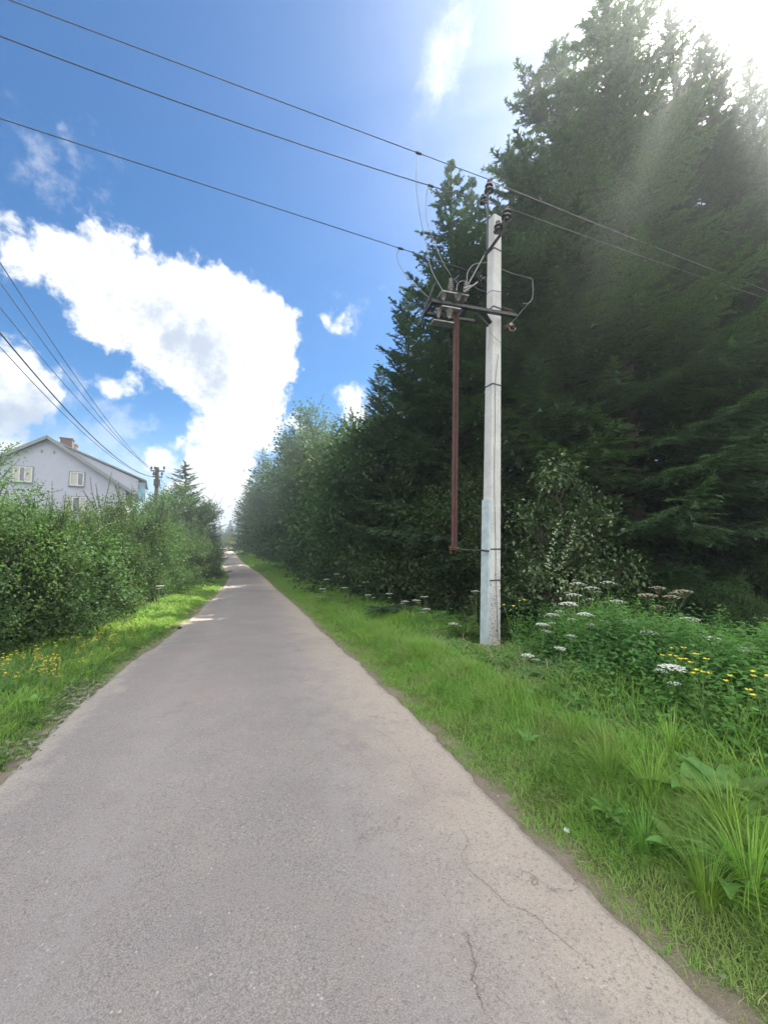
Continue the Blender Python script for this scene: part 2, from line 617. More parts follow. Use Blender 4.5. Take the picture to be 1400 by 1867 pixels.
def build_road():
    ys = np.concatenate([np.linspace(-60, -1, 60), np.arange(-0.9, 14, 0.045), np.geomspace(14, 150, 500)])
    l, r, z = road(ys)
    # ragged edges
    lr = l + 0.045 * wob(ys, ys * 0.3, 2.3, 1.0) + 0.022 * wob(ys, ys, 9.0, 3.0) + 0.012 * wob(ys, ys, 25, 1.0)
    rr = r + 0.04 * wob(ys, ys * 0.2, 2.0, 5.0) + 0.022 * wob(ys, ys, 8.0, 2.0) + 0.012 * wob(ys, ys, 27, 4.0)
    t = np.concatenate([[0, 0.004], np.linspace(0.02, 0.98, 27), [0.996, 1.0]])
    X = lr[:, None] + (rr - lr)[:, None] * t[None, :]
    Y = np.repeat(ys[:, None], len(t), 1)
    crown = 0.03 * (1 - (2 * t - 1)**2)
    Z = z[:, None] + crown[None, :] + 0.006 * wob(X, Y, 1.1, 0.7)
    Z[:, 0] -= 0.06
    Z[:, -1] -= 0.06
    Z[:, 1] -= 0.012
    Z[:, -2] -= 0.012
    me = np_mesh('road', np.stack([X.ravel(), Y.ravel(), Z.ravel()], 1), grid_tris(*X.shape), None, {'across': np.repeat(t[None, :], len(ys), 0).ravel()})
    m, b, out = new_mat('worn_asphalt')
    g = b.n('ShaderNodeNewGeometry').outputs['Position']
    a = b.n('ShaderNodeAttribute', attribute_name='across').outputs['Fac']
    big = b.noise(g, 0.9, 4, 0.6)
    mid = b.noise(g, 5.0, 5, 0.6)
    fine = b.noise(g, 60.0, 5, 0.75)
    gran = b.noise(g, 190.0, 3, 0.7)
    vo = b.n('ShaderNodeTexVoronoi')
    b.put(vo.inputs['Vector'], g)
    vo.inputs['Scale'].default_value = 75.0
    stone = b.n('ShaderNodeSeparateColor')
    b.put(stone.inputs[0], vo.outputs['Color'])
    c = b.mix(b.ramp(big, 0.35, 0.65), (0.218, 0.192, 0.178), (0.272, 0.236, 0.214))
    c = b.mix(b.ramp(mid, 0.3, 0.7, 0, 0.5), c, (0.205, 0.190, 0.190))
    # dusty sand washed on to the edges
    es = b.m('ADD', a, b.m('MULTIPLY', b.m('SUBTRACT', mid, 0.5), 0.28))
    c = b.mix(b.ramp(es, 0.66, 0.97, 0, 0.9), c, (0.42, 0.355, 0.285))
    c = b.mix(b.ramp(es, 0.10, 0.0, 0, 0.65), c, (0.37, 0.33, 0.28))
    # aggregate: dark pits, grey grains, a few pale chips
    c = b.mix(b.ramp(fine, 0.50, 0.32, 0, 0.7), c, (0.10, 0.095, 0.09))
    c = b.mix(b.ramp(gran, 0.42, 0.70, 0, 0.45), c, (0.55, 0.52, 0.49))
    c = b.mix(b.ramp(gran, 0.46, 0.30, 0, 0.45), c, (0.10, 0.095, 0.095))
    chip = b.m('MULTIPLY', b.ramp(stone.outputs[0], 0.975, 0.985), b.ramp(vo.outputs['Distance'], 0.42, 0.25))
    c = b.mix(b.m('MULTIPLY', chip, 0.4), c, (0.70, 0.68, 0.64))
    dk = b.m('MULTIPLY', b.ramp(stone.outputs[1], 0.95, 0.965), b.ramp(vo.outputs['Distance'], 0.5, 0.3))
    c = b.mix(b.m('MULTIPLY', dk, 0.35), c, (0.09, 0.085, 0.08))
    # shadow lines of the dips further along, painted as darker bands
    sx = b.n('ShaderNodeSeparateXYZ')
    b.put(sx.inputs[0], g)
    shade_band = b.m('MULTIPLY', b.ramp(b.m('SINE', b.m('MULTIPLY', sx.outputs[1], 0.37)), 0.88, 0.98, 0, 0.35), b.ramp(sx.outputs[1], 10.0, 16.0))
    c = b.mix(shade_band, c, (0.17, 0.16, 0.165))
    # hair cracks
    wv = b.vm('ADD', g, b.vm('SCALE', b.noise(g, 3.0, 5, 0.65, out='Color'), scale=0.5))
    vc = b.n('ShaderNodeTexVoronoi', feature='DISTANCE_TO_EDGE')
    b.put(vc.inputs['Vector'], wv)
    vc.inputs['Scale'].default_value = 1.25
    cr = b.m('MULTIPLY', b.ramp(vc.outputs['Distance'], 0.009, 0.003), b.m('MULTIPLY', b.ramp(a, 0.60, 0.75), b.ramp(b.noise(g, 1.7, 3, 0.5), 0.52, 0.60)))
    c = b.mix(b.m('MULTIPLY', cr, 0.5), c, (0.09, 0.08, 0.07))
    # reddish worn patches and faint paler wheel tracks
    c = b.mix(b.ramp(b.noise(g, 0.55, 3, 0.5), 0.50, 0.68, 0, 0.35), c, (0.27, 0.215, 0.205))
    trk = b.m('MAXIMUM', b.ramp(b.m('ABSOLUTE', b.m('SUBTRACT', a, 0.27)), 0.10, 0.02, 0, 0.22), b.ramp(b.m('ABSOLUTE', b.m('SUBTRACT', a, 0.72)), 0.10, 0.02, 0, 0.22))
    c = b.mix(b.m('MULTIPLY', trk, b.ramp(mid, 0.35, 0.6)), c, (0.34, 0.32, 0.31))
    c = b.mix(b.ramp(b.noise(g, 2.2, 6, 0.72), 0.56, 0.70, 0, 0.30), c, (0.15, 0.14, 0.14))
    p = b.n('ShaderNodeBsdfPrincipled')
    b.put(p.inputs['Base Color'], c)
    p.inputs['Roughness'].default_value = 0.85
    p.inputs['Specular IOR Level'].default_value = 0.3
    bm = b.n('ShaderNodeBump')
    bm.inputs['Strength'].default_value = 0.55
    bm.inputs['Distance'].default_value = 0.006
    b.put(bm.inputs['Height'], b.m('SUBTRACT', b.m('ADD', fine, b.m('MULTIPLY', gran, 0.6)), cr))
    b.put(p.inputs['Normal'], bm.outputs[0])
    b.put(out.inputs[0], p.outputs[0])
    me.materials.append(m)
    ro = tag(link('road', me), kind='structure')

    # the large cracks
    mc = plain('crack_dirt', (0.155, 0.135, 0.12), 0.95, var=0.3, scale=40)

    def rz(x, y):
        L_, R_, z_ = road(y)
        t_ = np.clip((x - L_) / (R_ - L_), 0, 1)
        return float(z_ + 0.03 * (1 - (2 * t_ - 1)**2) + 0.006 * wob(x, y, 1.1, 0.7))

    def hitr(px, py):
        d = ray(px, py)
        zz_ = 0.01
        for _ in range(8):
            k = (zz_ - CAMZ) / d.z
            zz_ = rz(d.x * k, d.y * k)
        k = (zz_ - CAMZ) / d.z
        return d.x * k, d.y * k
    cracks = [([(846, 1696), (856, 1720), (862, 1743), (866, 1761), (860, 1784), (873, 1814), (884, 1850)], 0.0042),
              ([(829, 1493), (845, 1520), (855, 1537), (839, 1561), (857, 1591), (891, 1616), (915, 1640), (932, 1657)], 0.0034),
              ([(932, 1652), (960, 1664), (986, 1679), (996, 1693), (1036, 1725), (1096, 1775)], 0.003),
              ([(675, 1325), (700, 1340), (718, 1357), (743, 1386), (752, 1405), (761, 1421), (782, 1457)], 0.003),
              ([(1140, 1700), (1160, 1735), (1172, 1762)], 0.0026), ([(812, 1590), (815, 1575), (822, 1568)], 0.0024)]
    for pts, w in cracks:
        P = []
        ww = [hitr(*q) for q in pts]
        for i in range(len(ww) - 1):
            for k in range(9):
                t_ = k / 9
                P.append((ww[i][0] * (1 - t_) + ww[i + 1][0] * t_ + random.gauss(0, w * 1.1), ww[i][1] * (1 - t_) + ww[i + 1][1] * t_ + random.gauss(0, w * 1.1)))
        P.append(ww[-1])
        v, f = [], []
        for i, (x, y) in enumerate(P):
            j, h_ = max(i - 1, 0), min(i + 1, len(P) - 1)
            tx, ty = P[h_][0] - P[j][0], P[h_][1] - P[j][1]
            L_ = math.hypot(tx, ty) or 1
            ws = w * (0.35 + random.random()) * min(1, i / 5 + 0.1, (len(P) - 1 - i) / 5 + 0.1) * 0.29
            nx, ny = -ty / L_ * ws, tx / L_ * ws
            v += [(x + nx, y + ny, rz(x, y) + 0.003), (x - nx, y - ny, rz(x, y) + 0.003)]
            if i: f.append((2 * i - 2, 2 * i - 1, 2 * i + 1, 2 * i))
        mb = MB()
        mb.add(v, f)
        mb.build('crack', mc, ro)

    # crossing road beyond the rise, its sunlit paleness put into the dirt colour
    mm = plain('sunlit_dirt', (0.50, 0.44, 0.38), 0.95, var=0.12, scale=0.7)
    ys2 = np.linspace(-75, 40, 60)
    v, f = [], []
    for i, x in enumerate(ys2):
        for q, y in enumerate((88.0, 90.5, 93.5)):
            v.append((x, y + 0.03 * x, gz(x, y + 0.03 * x) + 0.11))
        if i:
            for q in range(2): f.append((3 * i - 3 + q, 3 * i + q, 3 * i + q + 1, 3 * i - 2 + q))
    mb = MB()
    mb.add(v, f)
    tag(mb.build('side_road', mm), kind='structure')


build_road()


# ------------------------------------------------------------------ foliage generators
TOPS = {}

def unit(v):
    return v / np.maximum(np.linalg.norm(v, axis=-1, keepdims=True), 1e-9)


def blades_tri(P, D, S, L, Wd):
    """one triangle per blade: base P, direction D, side S"""
    n = len(P)
    V = np.empty((n, 3, 3), np.float32)
    V[:, 0] = P - S * (Wd / 2)[:, None]
    V[:, 1] = P + S * (Wd / 2)[:, None]
    V[:, 2] = P + D * L[:, None]
    return V.reshape(-1, 3), np.arange(n * 3).reshape(n, 3)


def leaves(P, D, N, L, Wd, fold=0.18, droop=0.15):
    """a pointed folded leaf = 4 triangles"""
    n = len(P)
    D = unit(D)
    S = unit(np.cross(D, N))
    N = unit(np.cross(S, D))
    L = L[:, None]
    Wd = Wd[:, None]
    V = np.empty((n, 6, 3), np.float32)
    V[:, 0] = P
    V[:, 1] = P + D * L * 0.42 + S * Wd * 0.5 + N * Wd * fold
    V[:, 2] = P + D * L * 0.50 - N * 0.0 * L
    V[:, 3] = P + D * L * 0.42 - S * Wd * 0.5 + N * Wd * fold
    V[:, 4] = P + D * L - N * L * droop
    V[:, 5] = P + D * L * 0.05
    b = (np.arange(n) * 6)[:, None]
    T = np.concatenate([b + [0, 2, 1], b + [0, 3, 2], b + [2, 4, 1], b + [3, 4, 2]], 0)
    return V.reshape(-1, 3), T


def rnd_dirs(rng, n):
    return unit(rng.normal(size=(n, 3)))


def spruce_crown(rng, H, RAD, z0, step, nb, tw=0.11, bl=0.055, blen=0.085, bw=0.03, shape=0.85, irr=0.2, nblade=2, sprayw=1.0, sub=.10):
    zs, azs, Ls = [], [], []
    z = z0
    while z < H - 0.12:
        f = 1 - (z - z0 * 0.3) / (H - z0 * 0.3)
        env = RAD * (max(f, 0.0)**shape)
        kb = max(3, int(round(nb * (0.55 + 0.45 * min(1, f * 2)))))
        ph = rng.uniform(0, 6.28)
        for i in range(kb):
            zs.append(z + rng.uniform(-.5, .5) * step)
            azs.append(ph + i * 6.283 / kb + rng.normal(0, .2))
            Ls.append(max(0.12, env * rng.uniform(1 - irr * 1.7, 1 + irr)))
        z += step * (0.6 + 0.6 * f)
    zs, azs, Ls = map(np.array, (zs, azs, Ls))
    frac = np.clip((zs - z0) / (H - z0), 0, 1)
    a = -0.32 + 1.05 * frac**1.6 + rng.normal(0, .07, len(zs))
    b_ = np.where(frac < .7, 0.30, 0.05)
    bend = rng.normal(0, .12, len(zs))
    # twigs
    P, D, S, TL, RN = [], [], [], [], []
    up = np.array([0, 0, 1.0])
    brn = rng.uniform(0, 1, len(zs))
    for k in range(len(zs)):
        L = Ls[k]
        n = max(3, int(L / tw))
        t = (np.arange(n) + rng.uniform(.2, .8, n)) / n
        t = t[t > min(0.18, 0.5 / (L + .5))]
        if not len(t): t = np.array([.5])
        az = azs[k] + bend[k] * t
        rad = np.stack([np.cos(az), np.sin(az), np.zeros_like(az)], 1)
        tan = np.stack([-np.sin(az), np.cos(az), np.zeros_like(az)], 1)
        pos = rad * (L * t)[:, None] + up * (zs[k] + L * (a[k] * t + b_[k] * t * t))[:, None]
        slope = a[k] + 2 * b_[k] * t
        fwd = unit(rad + up * slope[:, None])
        tl = (0.40 * L * (1 - t)**0.75 * (0.35 + 0.65 * np.minimum(1, t * 3)) + 0.10)
        for sg in (-1, 1):
            d = unit(fwd * 0.75 + tan * sg * rng.uniform(.6, 1.0, len(t))[:, None] - up * rng.uniform(0, .35, len(t))[:, None])
            P.append(pos); D.append(d); S.append(unit(np.cross(d, up))); TL.append(tl * rng.uniform(.7, 1.15, len(t))); RN.append(np.full(len(t), brn[k]))
        # the branch itself carries needles, and hanging twigs
        P.append(pos); D.append(fwd); S.append(tan); TL.append(np.full(len(t), L / n * 1.6 + .05)); RN.append(np.full(len(t), brn[k]))
        hsel = rng.uniform(size=len(t)) < 0.45
        if hsel.any() and L > 0.8:
            d = unit(-up * 0.9 + fwd[hsel] * .5 + rng.normal(0, .3, (hsel.sum(), 3)))
            P.append(pos[hsel]); D.append(d); S.append(tan[hsel]); TL.append(np.minimum(.32, tl[hsel] * .7)); RN.append(np.full(hsel.sum(), brn[k]))
    # the leader
    nt_ = 8
    lz = np.linspace(H - .9, H, nt_)
    P.append(np.stack([np.zeros(nt_), np.zeros(nt_), lz], 1)); D.append(np.tile(up, (nt_, 1)) + rng.normal(0, .25, (nt_, 3))); S.append(np.tile([1.0, 0, 0], (nt_, 1)))
    TL.append(np.full(nt_, .3)); RN.append(np.full(nt_, .9))
    P, D, S, TL, RN = map(np.concatenate, (P, D, S, TL, RN))
    D = unit(D)
    # second order twigs make each spray a feathered frond
    hang = np.where(D[:, 2] < -.55, .35, 1.0)
    TL = np.minimum(TL, 1.15)
    n2 = np.where(TL > .22, np.floor(TL / sub).astype(int), 0)
    id2 = np.repeat(np.arange(len(P)), n2)
    j2 = ((np.arange(len(id2)) - np.repeat(np.cumsum(n2) - n2, n2)) + .6) / n2[id2]
    sg2 = np.where(rng.uniform(size=len(id2)) < .5, -1.0, 1.0)
    P2 = P[id2] + D[id2] * (TL[id2] * j2)[:, None] - up * (0.12 * TL[id2] * j2 * j2)[:, None]
    D2 = unit(D[id2] * .8 + S[id2] * (sg2 * rng.uniform(.6, .95, len(id2)))[:, None] - up * rng.uniform(-.05, .3, len(id2))[:, None])
    TL2 = (.34 * TL[id2] * (1.05 - j2)**.8 + .05) * rng.uniform(.7, 1.2, len(id2))
    S2 = unit(np.cross(D2, up))
    RN2 = np.clip(RN[id2] + rng.normal(0, .15, len(id2)), 0, 1)
    P, D, S, TL, RN, hang = (np.concatenate(q) for q in ((P, P2), (D, D2), (S, S2), (TL, TL2), (RN, RN2), (hang, hang[id2])))
    cnt = np.maximum(1, np.ceil(TL / bl).astype(int))
    idx = np.repeat(np.arange(len(P)), cnt)
    start = np.repeat(np.cumsum(cnt) - cnt, cnt)
    j = (np.arange(len(idx)) - start) / cnt[idx]
    bp = P[idx] + D[idx] * (TL[idx] * j)[:, None] - up * (0.12 * TL[idx] * j * j)[:, None]
    Vs, Ts, Rs, off = [], [], [], 0
    # every twig is first a flat tapering spray, its edge broken by the needle tufts
    nz_ = rng.normal(0, .22, (len(P), 3))
    Sx = unit(S + nz_)
    wd = (np.minimum(.035 + .07 * TL, .065) * hang)[:, None] * sprayw
    SV = np.empty((len(P), 5, 3), np.float32)
    SV[:, 0] = P
    SV[:, 1] = P + D * (TL * .35)[:, None] + Sx * wd * .5 - up * (.02 * TL)[:, None]
    SV[:, 2] = P + D * (TL * .35)[:, None] - Sx * wd * .5 - up * (.02 * TL)[:, None]
    SV[:, 3] = P + D * (TL * 1.02)[:, None] - up * (.12 * TL)[:, None]
    SV[:, 4] = P + D * (TL * .30)[:, None] + up * .006
    b0_ = (np.arange(len(P)) * 5)[:, None]
    Vs.append(SV.reshape(-1, 3)); Ts.append(np.concatenate([b0_ + [0, 2, 4], b0_ + [0, 4, 1], b0_ + [4, 3, 1], b0_ + [4, 2, 3]])); off += len(P) * 5
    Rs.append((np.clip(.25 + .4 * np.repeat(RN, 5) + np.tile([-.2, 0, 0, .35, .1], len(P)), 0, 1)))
    for q in range(nblade):
        sg = (-1, 1, 0, 0)[q]
        m = len(idx)
        S_ = S[idx]
        U_ = np.cross(S_, D[idx])
        dirn = unit(D[idx] * 0.8 + S_ * (sg * 0.65 + rng.normal(0, .15, m))[:, None] + U_ * ((0.5 if sg == 0 else 0.12) + rng.normal(0, .28, m))[:, None])
        side = unit(np.cross(dirn, U_ + rng.normal(0, .22, (m, 3))))
        V, T = blades_tri(bp, dirn, side, blen * rng.uniform(.7, 1.25, m), bw * rng.uniform(.8, 1.2, m))
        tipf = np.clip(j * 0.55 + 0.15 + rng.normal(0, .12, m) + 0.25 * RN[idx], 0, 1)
        Vs.append(V); Ts.append(T + off); off += len(V)
        Rs.append(np.repeat(tipf, 3))
    br = MB()
    for k in range(len(zs)):
        if Ls[k] < .35: continue
        az = azs[k]
        pts = []
        for t in (0, .4, .85):
            aa = az + bend[k] * t
            pts.append((math.cos(aa) * Ls[k] * t, math.sin(aa) * Ls[k] * t, zs[k] + Ls[k] * (a[k] * t + b_[k] * t * t)))
        br.tube(pts, [0.012 + .010 * Ls[k], .008 + .004 * Ls[k], .004], 4, cap=False)
    return np.concatenate(Vs), np.concatenate(Ts), np.concatenate(Rs), br


def make_spruce(seed, H, RAD, z0, step=.27, nb=7, mat=None, name='spruce_tree', **kw):
    rng = np.random.default_rng(seed)
    V, T, Rn, br = spruce_crown(rng, H, RAD, z0, step, nb, **kw)
    root = empty(name, (0, -200, 0))
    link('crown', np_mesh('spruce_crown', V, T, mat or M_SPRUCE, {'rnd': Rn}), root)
    tb = MB()
    n = 14
    pts = [(0.04 * math.sin(i * 1.3 + seed), 0.04 * math.cos(i * .9 + seed), H * i / n * .985 - .3) for i in range(n + 1)]
    tb.tube(pts, [(.017 * H * (1 - i / n)**.85 + .008) * (1.25 if i == 0 else 1) for i in range(n + 1)], 9)
    tb.v += [] ; n0 = len(tb.v)
    tb.v += br.v
    tb.f += [tuple(i + n0 for i in f) for f in br.f]
    tb.build('trunk', M_BARK, root, smooth=60)
    TOPS[root.name] = float(V[:, 2].max())
    return root


def lump_env(rng, nl, R_, H, z0f=0.12):
    """sub-crowns: centres and radii"""
    c, r = [], []
    for i in range(nl):
        f = (i + .5) / nl
        z = H * (z0f + (0.93 - z0f) * f * rng.uniform(.85, 1.05))
        rr = R_ * (1 - 0.62 * max(0, (z / H - .45) / .55)**1.3)
        an = rng.uniform(0, 6.28)
        q = rr * rng.uniform(.25, .62)
        rad = max(.28, rng.uniform(.34, .5) * rr + .08 * R_)
        c.append((math.cos(an) * q, math.sin(an) * q, min(z, H - rad * .8)))
        r.append(rad)
    return np.array(c), np.array(r)


def broad_crown(rng, H, R_, nl, nclump, per, ls, crad, shoots=10, z0f=.12, cup=0.3):
    C, Rr = lump_env(rng, nl, R_, H, z0f)
    pick = rng.choice(nl, nclump, p=(Rr**2) / (Rr**2).sum())
    u = rnd_dirs(rng, nclump)
    u[:, 2] = np.where(u[:, 2] < -0.3, -u[:, 2] * .6, u[:, 2])
    rad = rng.uniform(.55, 1.0, nclump)**.6
    cc = C[pick] + u * (Rr[pick] * rad)[:, None] * np.array([1, 1, .85])
    cc[:, 2] = np.maximum(cc[:, 2], H * .02 + .05)
    ax = unit(u + np.array([0, 0, .35]) + rng.normal(0, .25, (nclump, 3)))
    n = nclump * per
    ci = np.repeat(np.arange(nclump), per)
    t = rng.uniform(-1, 1, n)
    off = ax[ci] * (t * crad)[:, None] + rng.normal(0, crad * .42, (n, 3))
    P = cc[ci] + off
    out = unit(off + ax[ci] * crad * .6)
    D = unit(out * .8 + rng.normal(0, .45, (n, 3)) + np.array([0, 0, -.18]))
    N = unit(np.array([0, 0, 1.0]) * .9 + out * .45 + rng.normal(0, .35, (n, 3)))
    L = ls * rng.uniform(.6, 1.25, n)
    rn = np.clip(np.repeat(rng.uniform(0, 1, nclump), per) * .65 + rng.uniform(0, .35, n), 0, 1)
    sm = MB()
    # shoots that break the outline
    SP, SD, SN, SL, SR = [], [], [], [], []
    for i in range(shoots):
        k = rng.integers(nl)
        d = unit(np.array([[rng.normal(0, .5), rng.normal(0, .5), rng.uniform(.5, 1.4)]]))[0]
        b0 = C[k] + d * Rr[k] * .6
        Ls = Rr[k] * rng.uniform(.55, 1.25) + .18
        m = int(Ls / (ls * .42)) + 3
        tt = np.linspace(.1, 1, m)
        bend = rng.normal(0, .18, 3)
        pp = b0 + d * (Ls * tt)[:, None] + bend * (tt**2 * Ls)[:, None]
        sm.tube([tuple(b0), tuple(pp[m // 2]), tuple(pp[-1])], [.008, .006, .003], 4, cap=False)
        an = np.arange(m) * 2.4
        e1 = unit(np.cross(d, [.3, .9, .1])); e2 = np.cross(d, e1)
        sd = unit(e1 * np.cos(an)[:, None] + e2 * np.sin(an)[:, None] + d * .6)
        SP.append(pp); SD.append(sd); SN.append(np.tile(d, (m, 1)) * .8 + np.array([0, 0, .4])); SL.append(ls * rng.uniform(.7, 1.1, m) * (1.1 - .4 * tt)); SR.append(np.full(m, rng.uniform(.3, 1)))
    if shoots:
        P = np.concatenate([P] + SP); D = np.concatenate([D] + SD); N = np.concatenate([N] + SN); L = np.concatenate([L] + SL); rn = np.concatenate([rn] + SR)
    V, T = leaves(P, D, N, L, L * rng.uniform(.55, .75, len(L)), fold=cup * .6)
    for k in range(nl):
        base = np.array([rng.normal(0, .10 * R_), rng.normal(0, .10 * R_), -.15])
        mid = base * .6 + C[k] * .4 + np.array([0, 0, .18 * C[k][2]])
        tip = C[k] + np.array([0, 0, Rr[k] * .4])
        r0 = .006 * H + .008
        sm.tube([tuple(base), tuple(mid), tuple(C[k]), tuple(tip)], [r0, r0 * .75, r0 * .45, .004], 6, cap=False)
        sel = np.where(pick == k)[0]
        for q in sel[:max(3, len(sel) // 3)]:
            sm.tube([tuple(mid * .3 + C[k] * .7), tuple(cc[q])], [r0 * .35, .003], 3, cap=False)
    return V, T, np.repeat(rn, 6), sm


def make_broad(seed, H, R_, nl, nclump, per, ls, crad, mat, name='leafy_bush', trunk=False, **kw):
    rng = np.random.default_rng(seed)
    V, T, Rn, sm = broad_crown(rng, H, R_, nl, nclump, per, ls, crad, **kw)
    root = empty(name, (0, -200, 0))
    link('crown' if trunk else 'foliage', np_mesh('leaf_mass', V, T, mat, {'rnd': Rn}), root)
    if trunk:
        sm.tube([(0, 0, -.3), (.05, .02, H * .25), (-.04, .05, H * .55), (0, 0, H * .85)], [.016 * H, .012 * H, .008 * H, .01], 9)
    sm.build('trunk' if trunk else 'stems', M_BARK, root, smooth=60)
    TOPS[root.name] = float(np.percentile(V[:, 2], 99.3))
    return root


FIRST = set()



def place(proto, x, y, scale=1.0, rz=None, label=None, group=None, cat=None, dz=-0.05, sz=None):
    rz = random.uniform(0, 6.28) if rz is None else rz
    s3 = scale if isinstance(scale, (tuple, list)) else (scale, scale, scale * (sz or 1.0))
    z = gz(x, y) + dz
    if proto.name not in FIRST:
        FIRST.add(proto.name)
        proto.location = (x, y, z)
        proto.rotation_euler = (0, 0, rz)
        proto.scale = s3
        if group: proto['group'] = group
        if label: proto['label'] = label
        if cat: proto['category'] = cat
        return proto
    c = copy_thing(proto, (x, y, z), rz, s3)
    if 'group' in c and not group: del c['group']
    if group: c['group'] = group
    c['label'] = label
    if cat: c['category'] = cat
    return c


def by_top(proto, H0, px, py, Y, label, cat='spruce tree', group=None, sxy=1.0, rz=None):
    """scale the prototype (height H0) so that its top stands where the photo shows it"""
    p = at(px, py, Y)
    h = p.z - gz(p.x, Y)
    s = h / TOPS.get(proto.name, H0)
    return place(proto, p.x, Y, (s * sxy, s * sxy, s), rz, label, group, cat)


# ------------------------------------------------------------------ the spruces on the right
SP_A = make_spruce(1, 17, 3.5, 0.6, step=.40, nb=7, mat=M_SPRUCE_NEAR, irr=.3, tw=.13, bl=.075, blen=.075, bw=.026, nblade=2, sub=.075)
SP_B = make_spruce(2, 15, 3.1, 0.8, step=.36, nb=7, mat=M_SPRUCE, irr=.3, tw=.14, bl=.09, blen=.085, bw=.03, nblade=2, sub=.09)
SP_C = make_spruce(3, 13, 3.1, 0.5, step=.34, nb=7, mat=M_SPRUCE, tw=.15, bl=.09, blen=.09, bw=.032, shape=.8, irr=.3, nblade=2, sub=.10)
SP_D = make_spruce(4, 7, 1.9, 0.2, step=.24, nb=7, mat=M_SPRUCE, tw=.12, bl=.06, blen=.10, bw=.035, irr=.28, sub=.16)

by_top(SP_A, 17, 1100, -95, 10.8, 'tallest dark spruce, its tip cut by the top of the picture', sxy=1.12, rz=.3)
by_top(SP_A, 17, 1362, 95, 12.6, 'tall spruce at the right edge with boughs sweeping down to the weeds', sxy=1.05, rz=2.1)
by_top(SP_B, 15, 1222, 8, 12.2, 'tall spruce whose narrow tip stands just left of the sun glare', sxy=1.0, rz=1.0)
by_top(SP_B, 15, 1282, 48, 12.4, 'tall spruce right in front of the sun, its top washed out by glare', sxy=1.05, rz=4.0)
by_top(SP_C, 13, 1010, 70, 13.2, 'spruce with a ragged left side directly behind the tallest spruce', sxy=1.25, rz=.2)
by_top(SP_C, 13, 927, 250, 12.6, 'shorter spruce with loose side branches right behind the concrete pole top', sxy=1.0, rz=5.1)
by_top(SP_B, 15, 821, 288, 12.4, 'slender spire shaped spruce left of the concrete pole', sxy=1.15, rz=2.7)
by_top(SP_B, 15, 858, 318, 14.2, 'spruce showing as a second lower spire right of the slender spire', sxy=1.1, rz=3.3)
by_top(SP_C, 13, 745, 520, 14.5, 'spruce half hidden behind the left flank of the slender spire', sxy=1.1, rz=.9)
by_top(SP_C, 13, 693, 655, 17.0, 'spruce with an open feathery tip below the small white cloud', sxy=1.15, rz=4.4)
by_top(SP_B, 15, 1480, 150, 13.0, 'tall spruce whose left half enters the picture at the right edge', sxy=1.0, rz=1.9)
by_top(SP_A, 17, 1560, 60, 14.5, 'spruce behind the others beyond the right edge of the picture', sxy=1.0, rz=.9)
by_top(SP_C, 13, 560, 742, 46.0, 'spruce with a small pointed tip above the leafy trees along the road', sxy=1.0, rz=2.2)
by_top(SP_C, 13, 520, 786, 56.0, 'spruce on the left slope of the tree line, next to the small pointed tip', sxy=1.0, rz=1.2)
by_top(SP_C, 13, 480, 812, 70.0, 'spruce overlapping the bright cloud at the far end of the right tree line', sxy=1.15, rz=3.0)
by_top(SP_C, 13, 456, 868, 86.0, 'last spruce of the right tree line, reaching out over the road with spiky branches', sxy=1.35, rz=.4)
by_top(SP_B, 15, 640, 742, 34.0, 'spruce top just below the small white cloud above the tree line', sxy=1.1, rz=5.0)
DEEP = [(980, 380, 17.5), (1330, 260, 18.5), (900, 480, 21), (820, 540, 23), (850, 660, 36), (780, 650, 38), (744, 600, 24), (805, 590, 29), (768, 660, 20), (720, 700, 48)]  # latter entries added, hidden in the wood, to shade the road
for px, py, Y, t_ in ((690, 690, 27, 'nearest'), (668, 735, 36, 'middle'), (628, 756, 43, 'farthest')):  # added to block the bands of sun on the road
    by_top(SP_B, 15, px, py, Y, t_ + ' of three spruces added for shade close behind the rounded leafy tree crown', sxy=1.1)
for i, (px, py, Y) in enumerate(DEEP):
    by_top((SP_B, SP_C)[i % 2], (15, 13)[i % 2], px, py, Y, 'dark spruce deep in the wood behind the front row', group='spruces deep in the wood')

# ------------------------------------------------------------------ leafy trees and bushes on the right
BT = make_broad(21, 7.0, 2.6, 12, 620, 34, .13, .34, M_HAZEL, name='leafy_tree', trunk=True, shoots=26, z0f=.1)
BT2 = make_broad(22, 5.0, 2.2, 10, 480, 34, .11, .28, M_HAZEL, name='leafy_tree', trunk=True, shoots=22, z0f=.08)
by_top(BT, 7.0, 605, 752, 36.0, 'leafy tree with a broad rounded crown in the middle of the right tree line', 'tree', rz=.5, sxy=1.1)
by_top(BT2, 5.0, 660, 776, 26.0, 'leafy tree between the rounded crown and the feathery spruce', 'tree', rz=1.5, sxy=1.1)
by_top(BT, 7.0, 718, 765, 19.5, 'dark leafy tree filling the gap left of the rusty red rod', 'tree', rz=2.5, sxy=1.0)
by_top(BT2, 5.0, 800, 798, 14.0, 'dark leafy tree directly behind the rusty red rod', 'tree', rz=3.5, sxy=1.05)
by_top(BT, 7.0, 545, 780, 46.0, 'leafy tree on the descending left part of the right tree line', 'tree', rz=4.1, sxy=1.1)
by_top(BT2, 5.0, 500, 845, 60.0, 'small leafy tree next to the last spruce of the right tree line', 'tree', rz=2.1, sxy=.9)

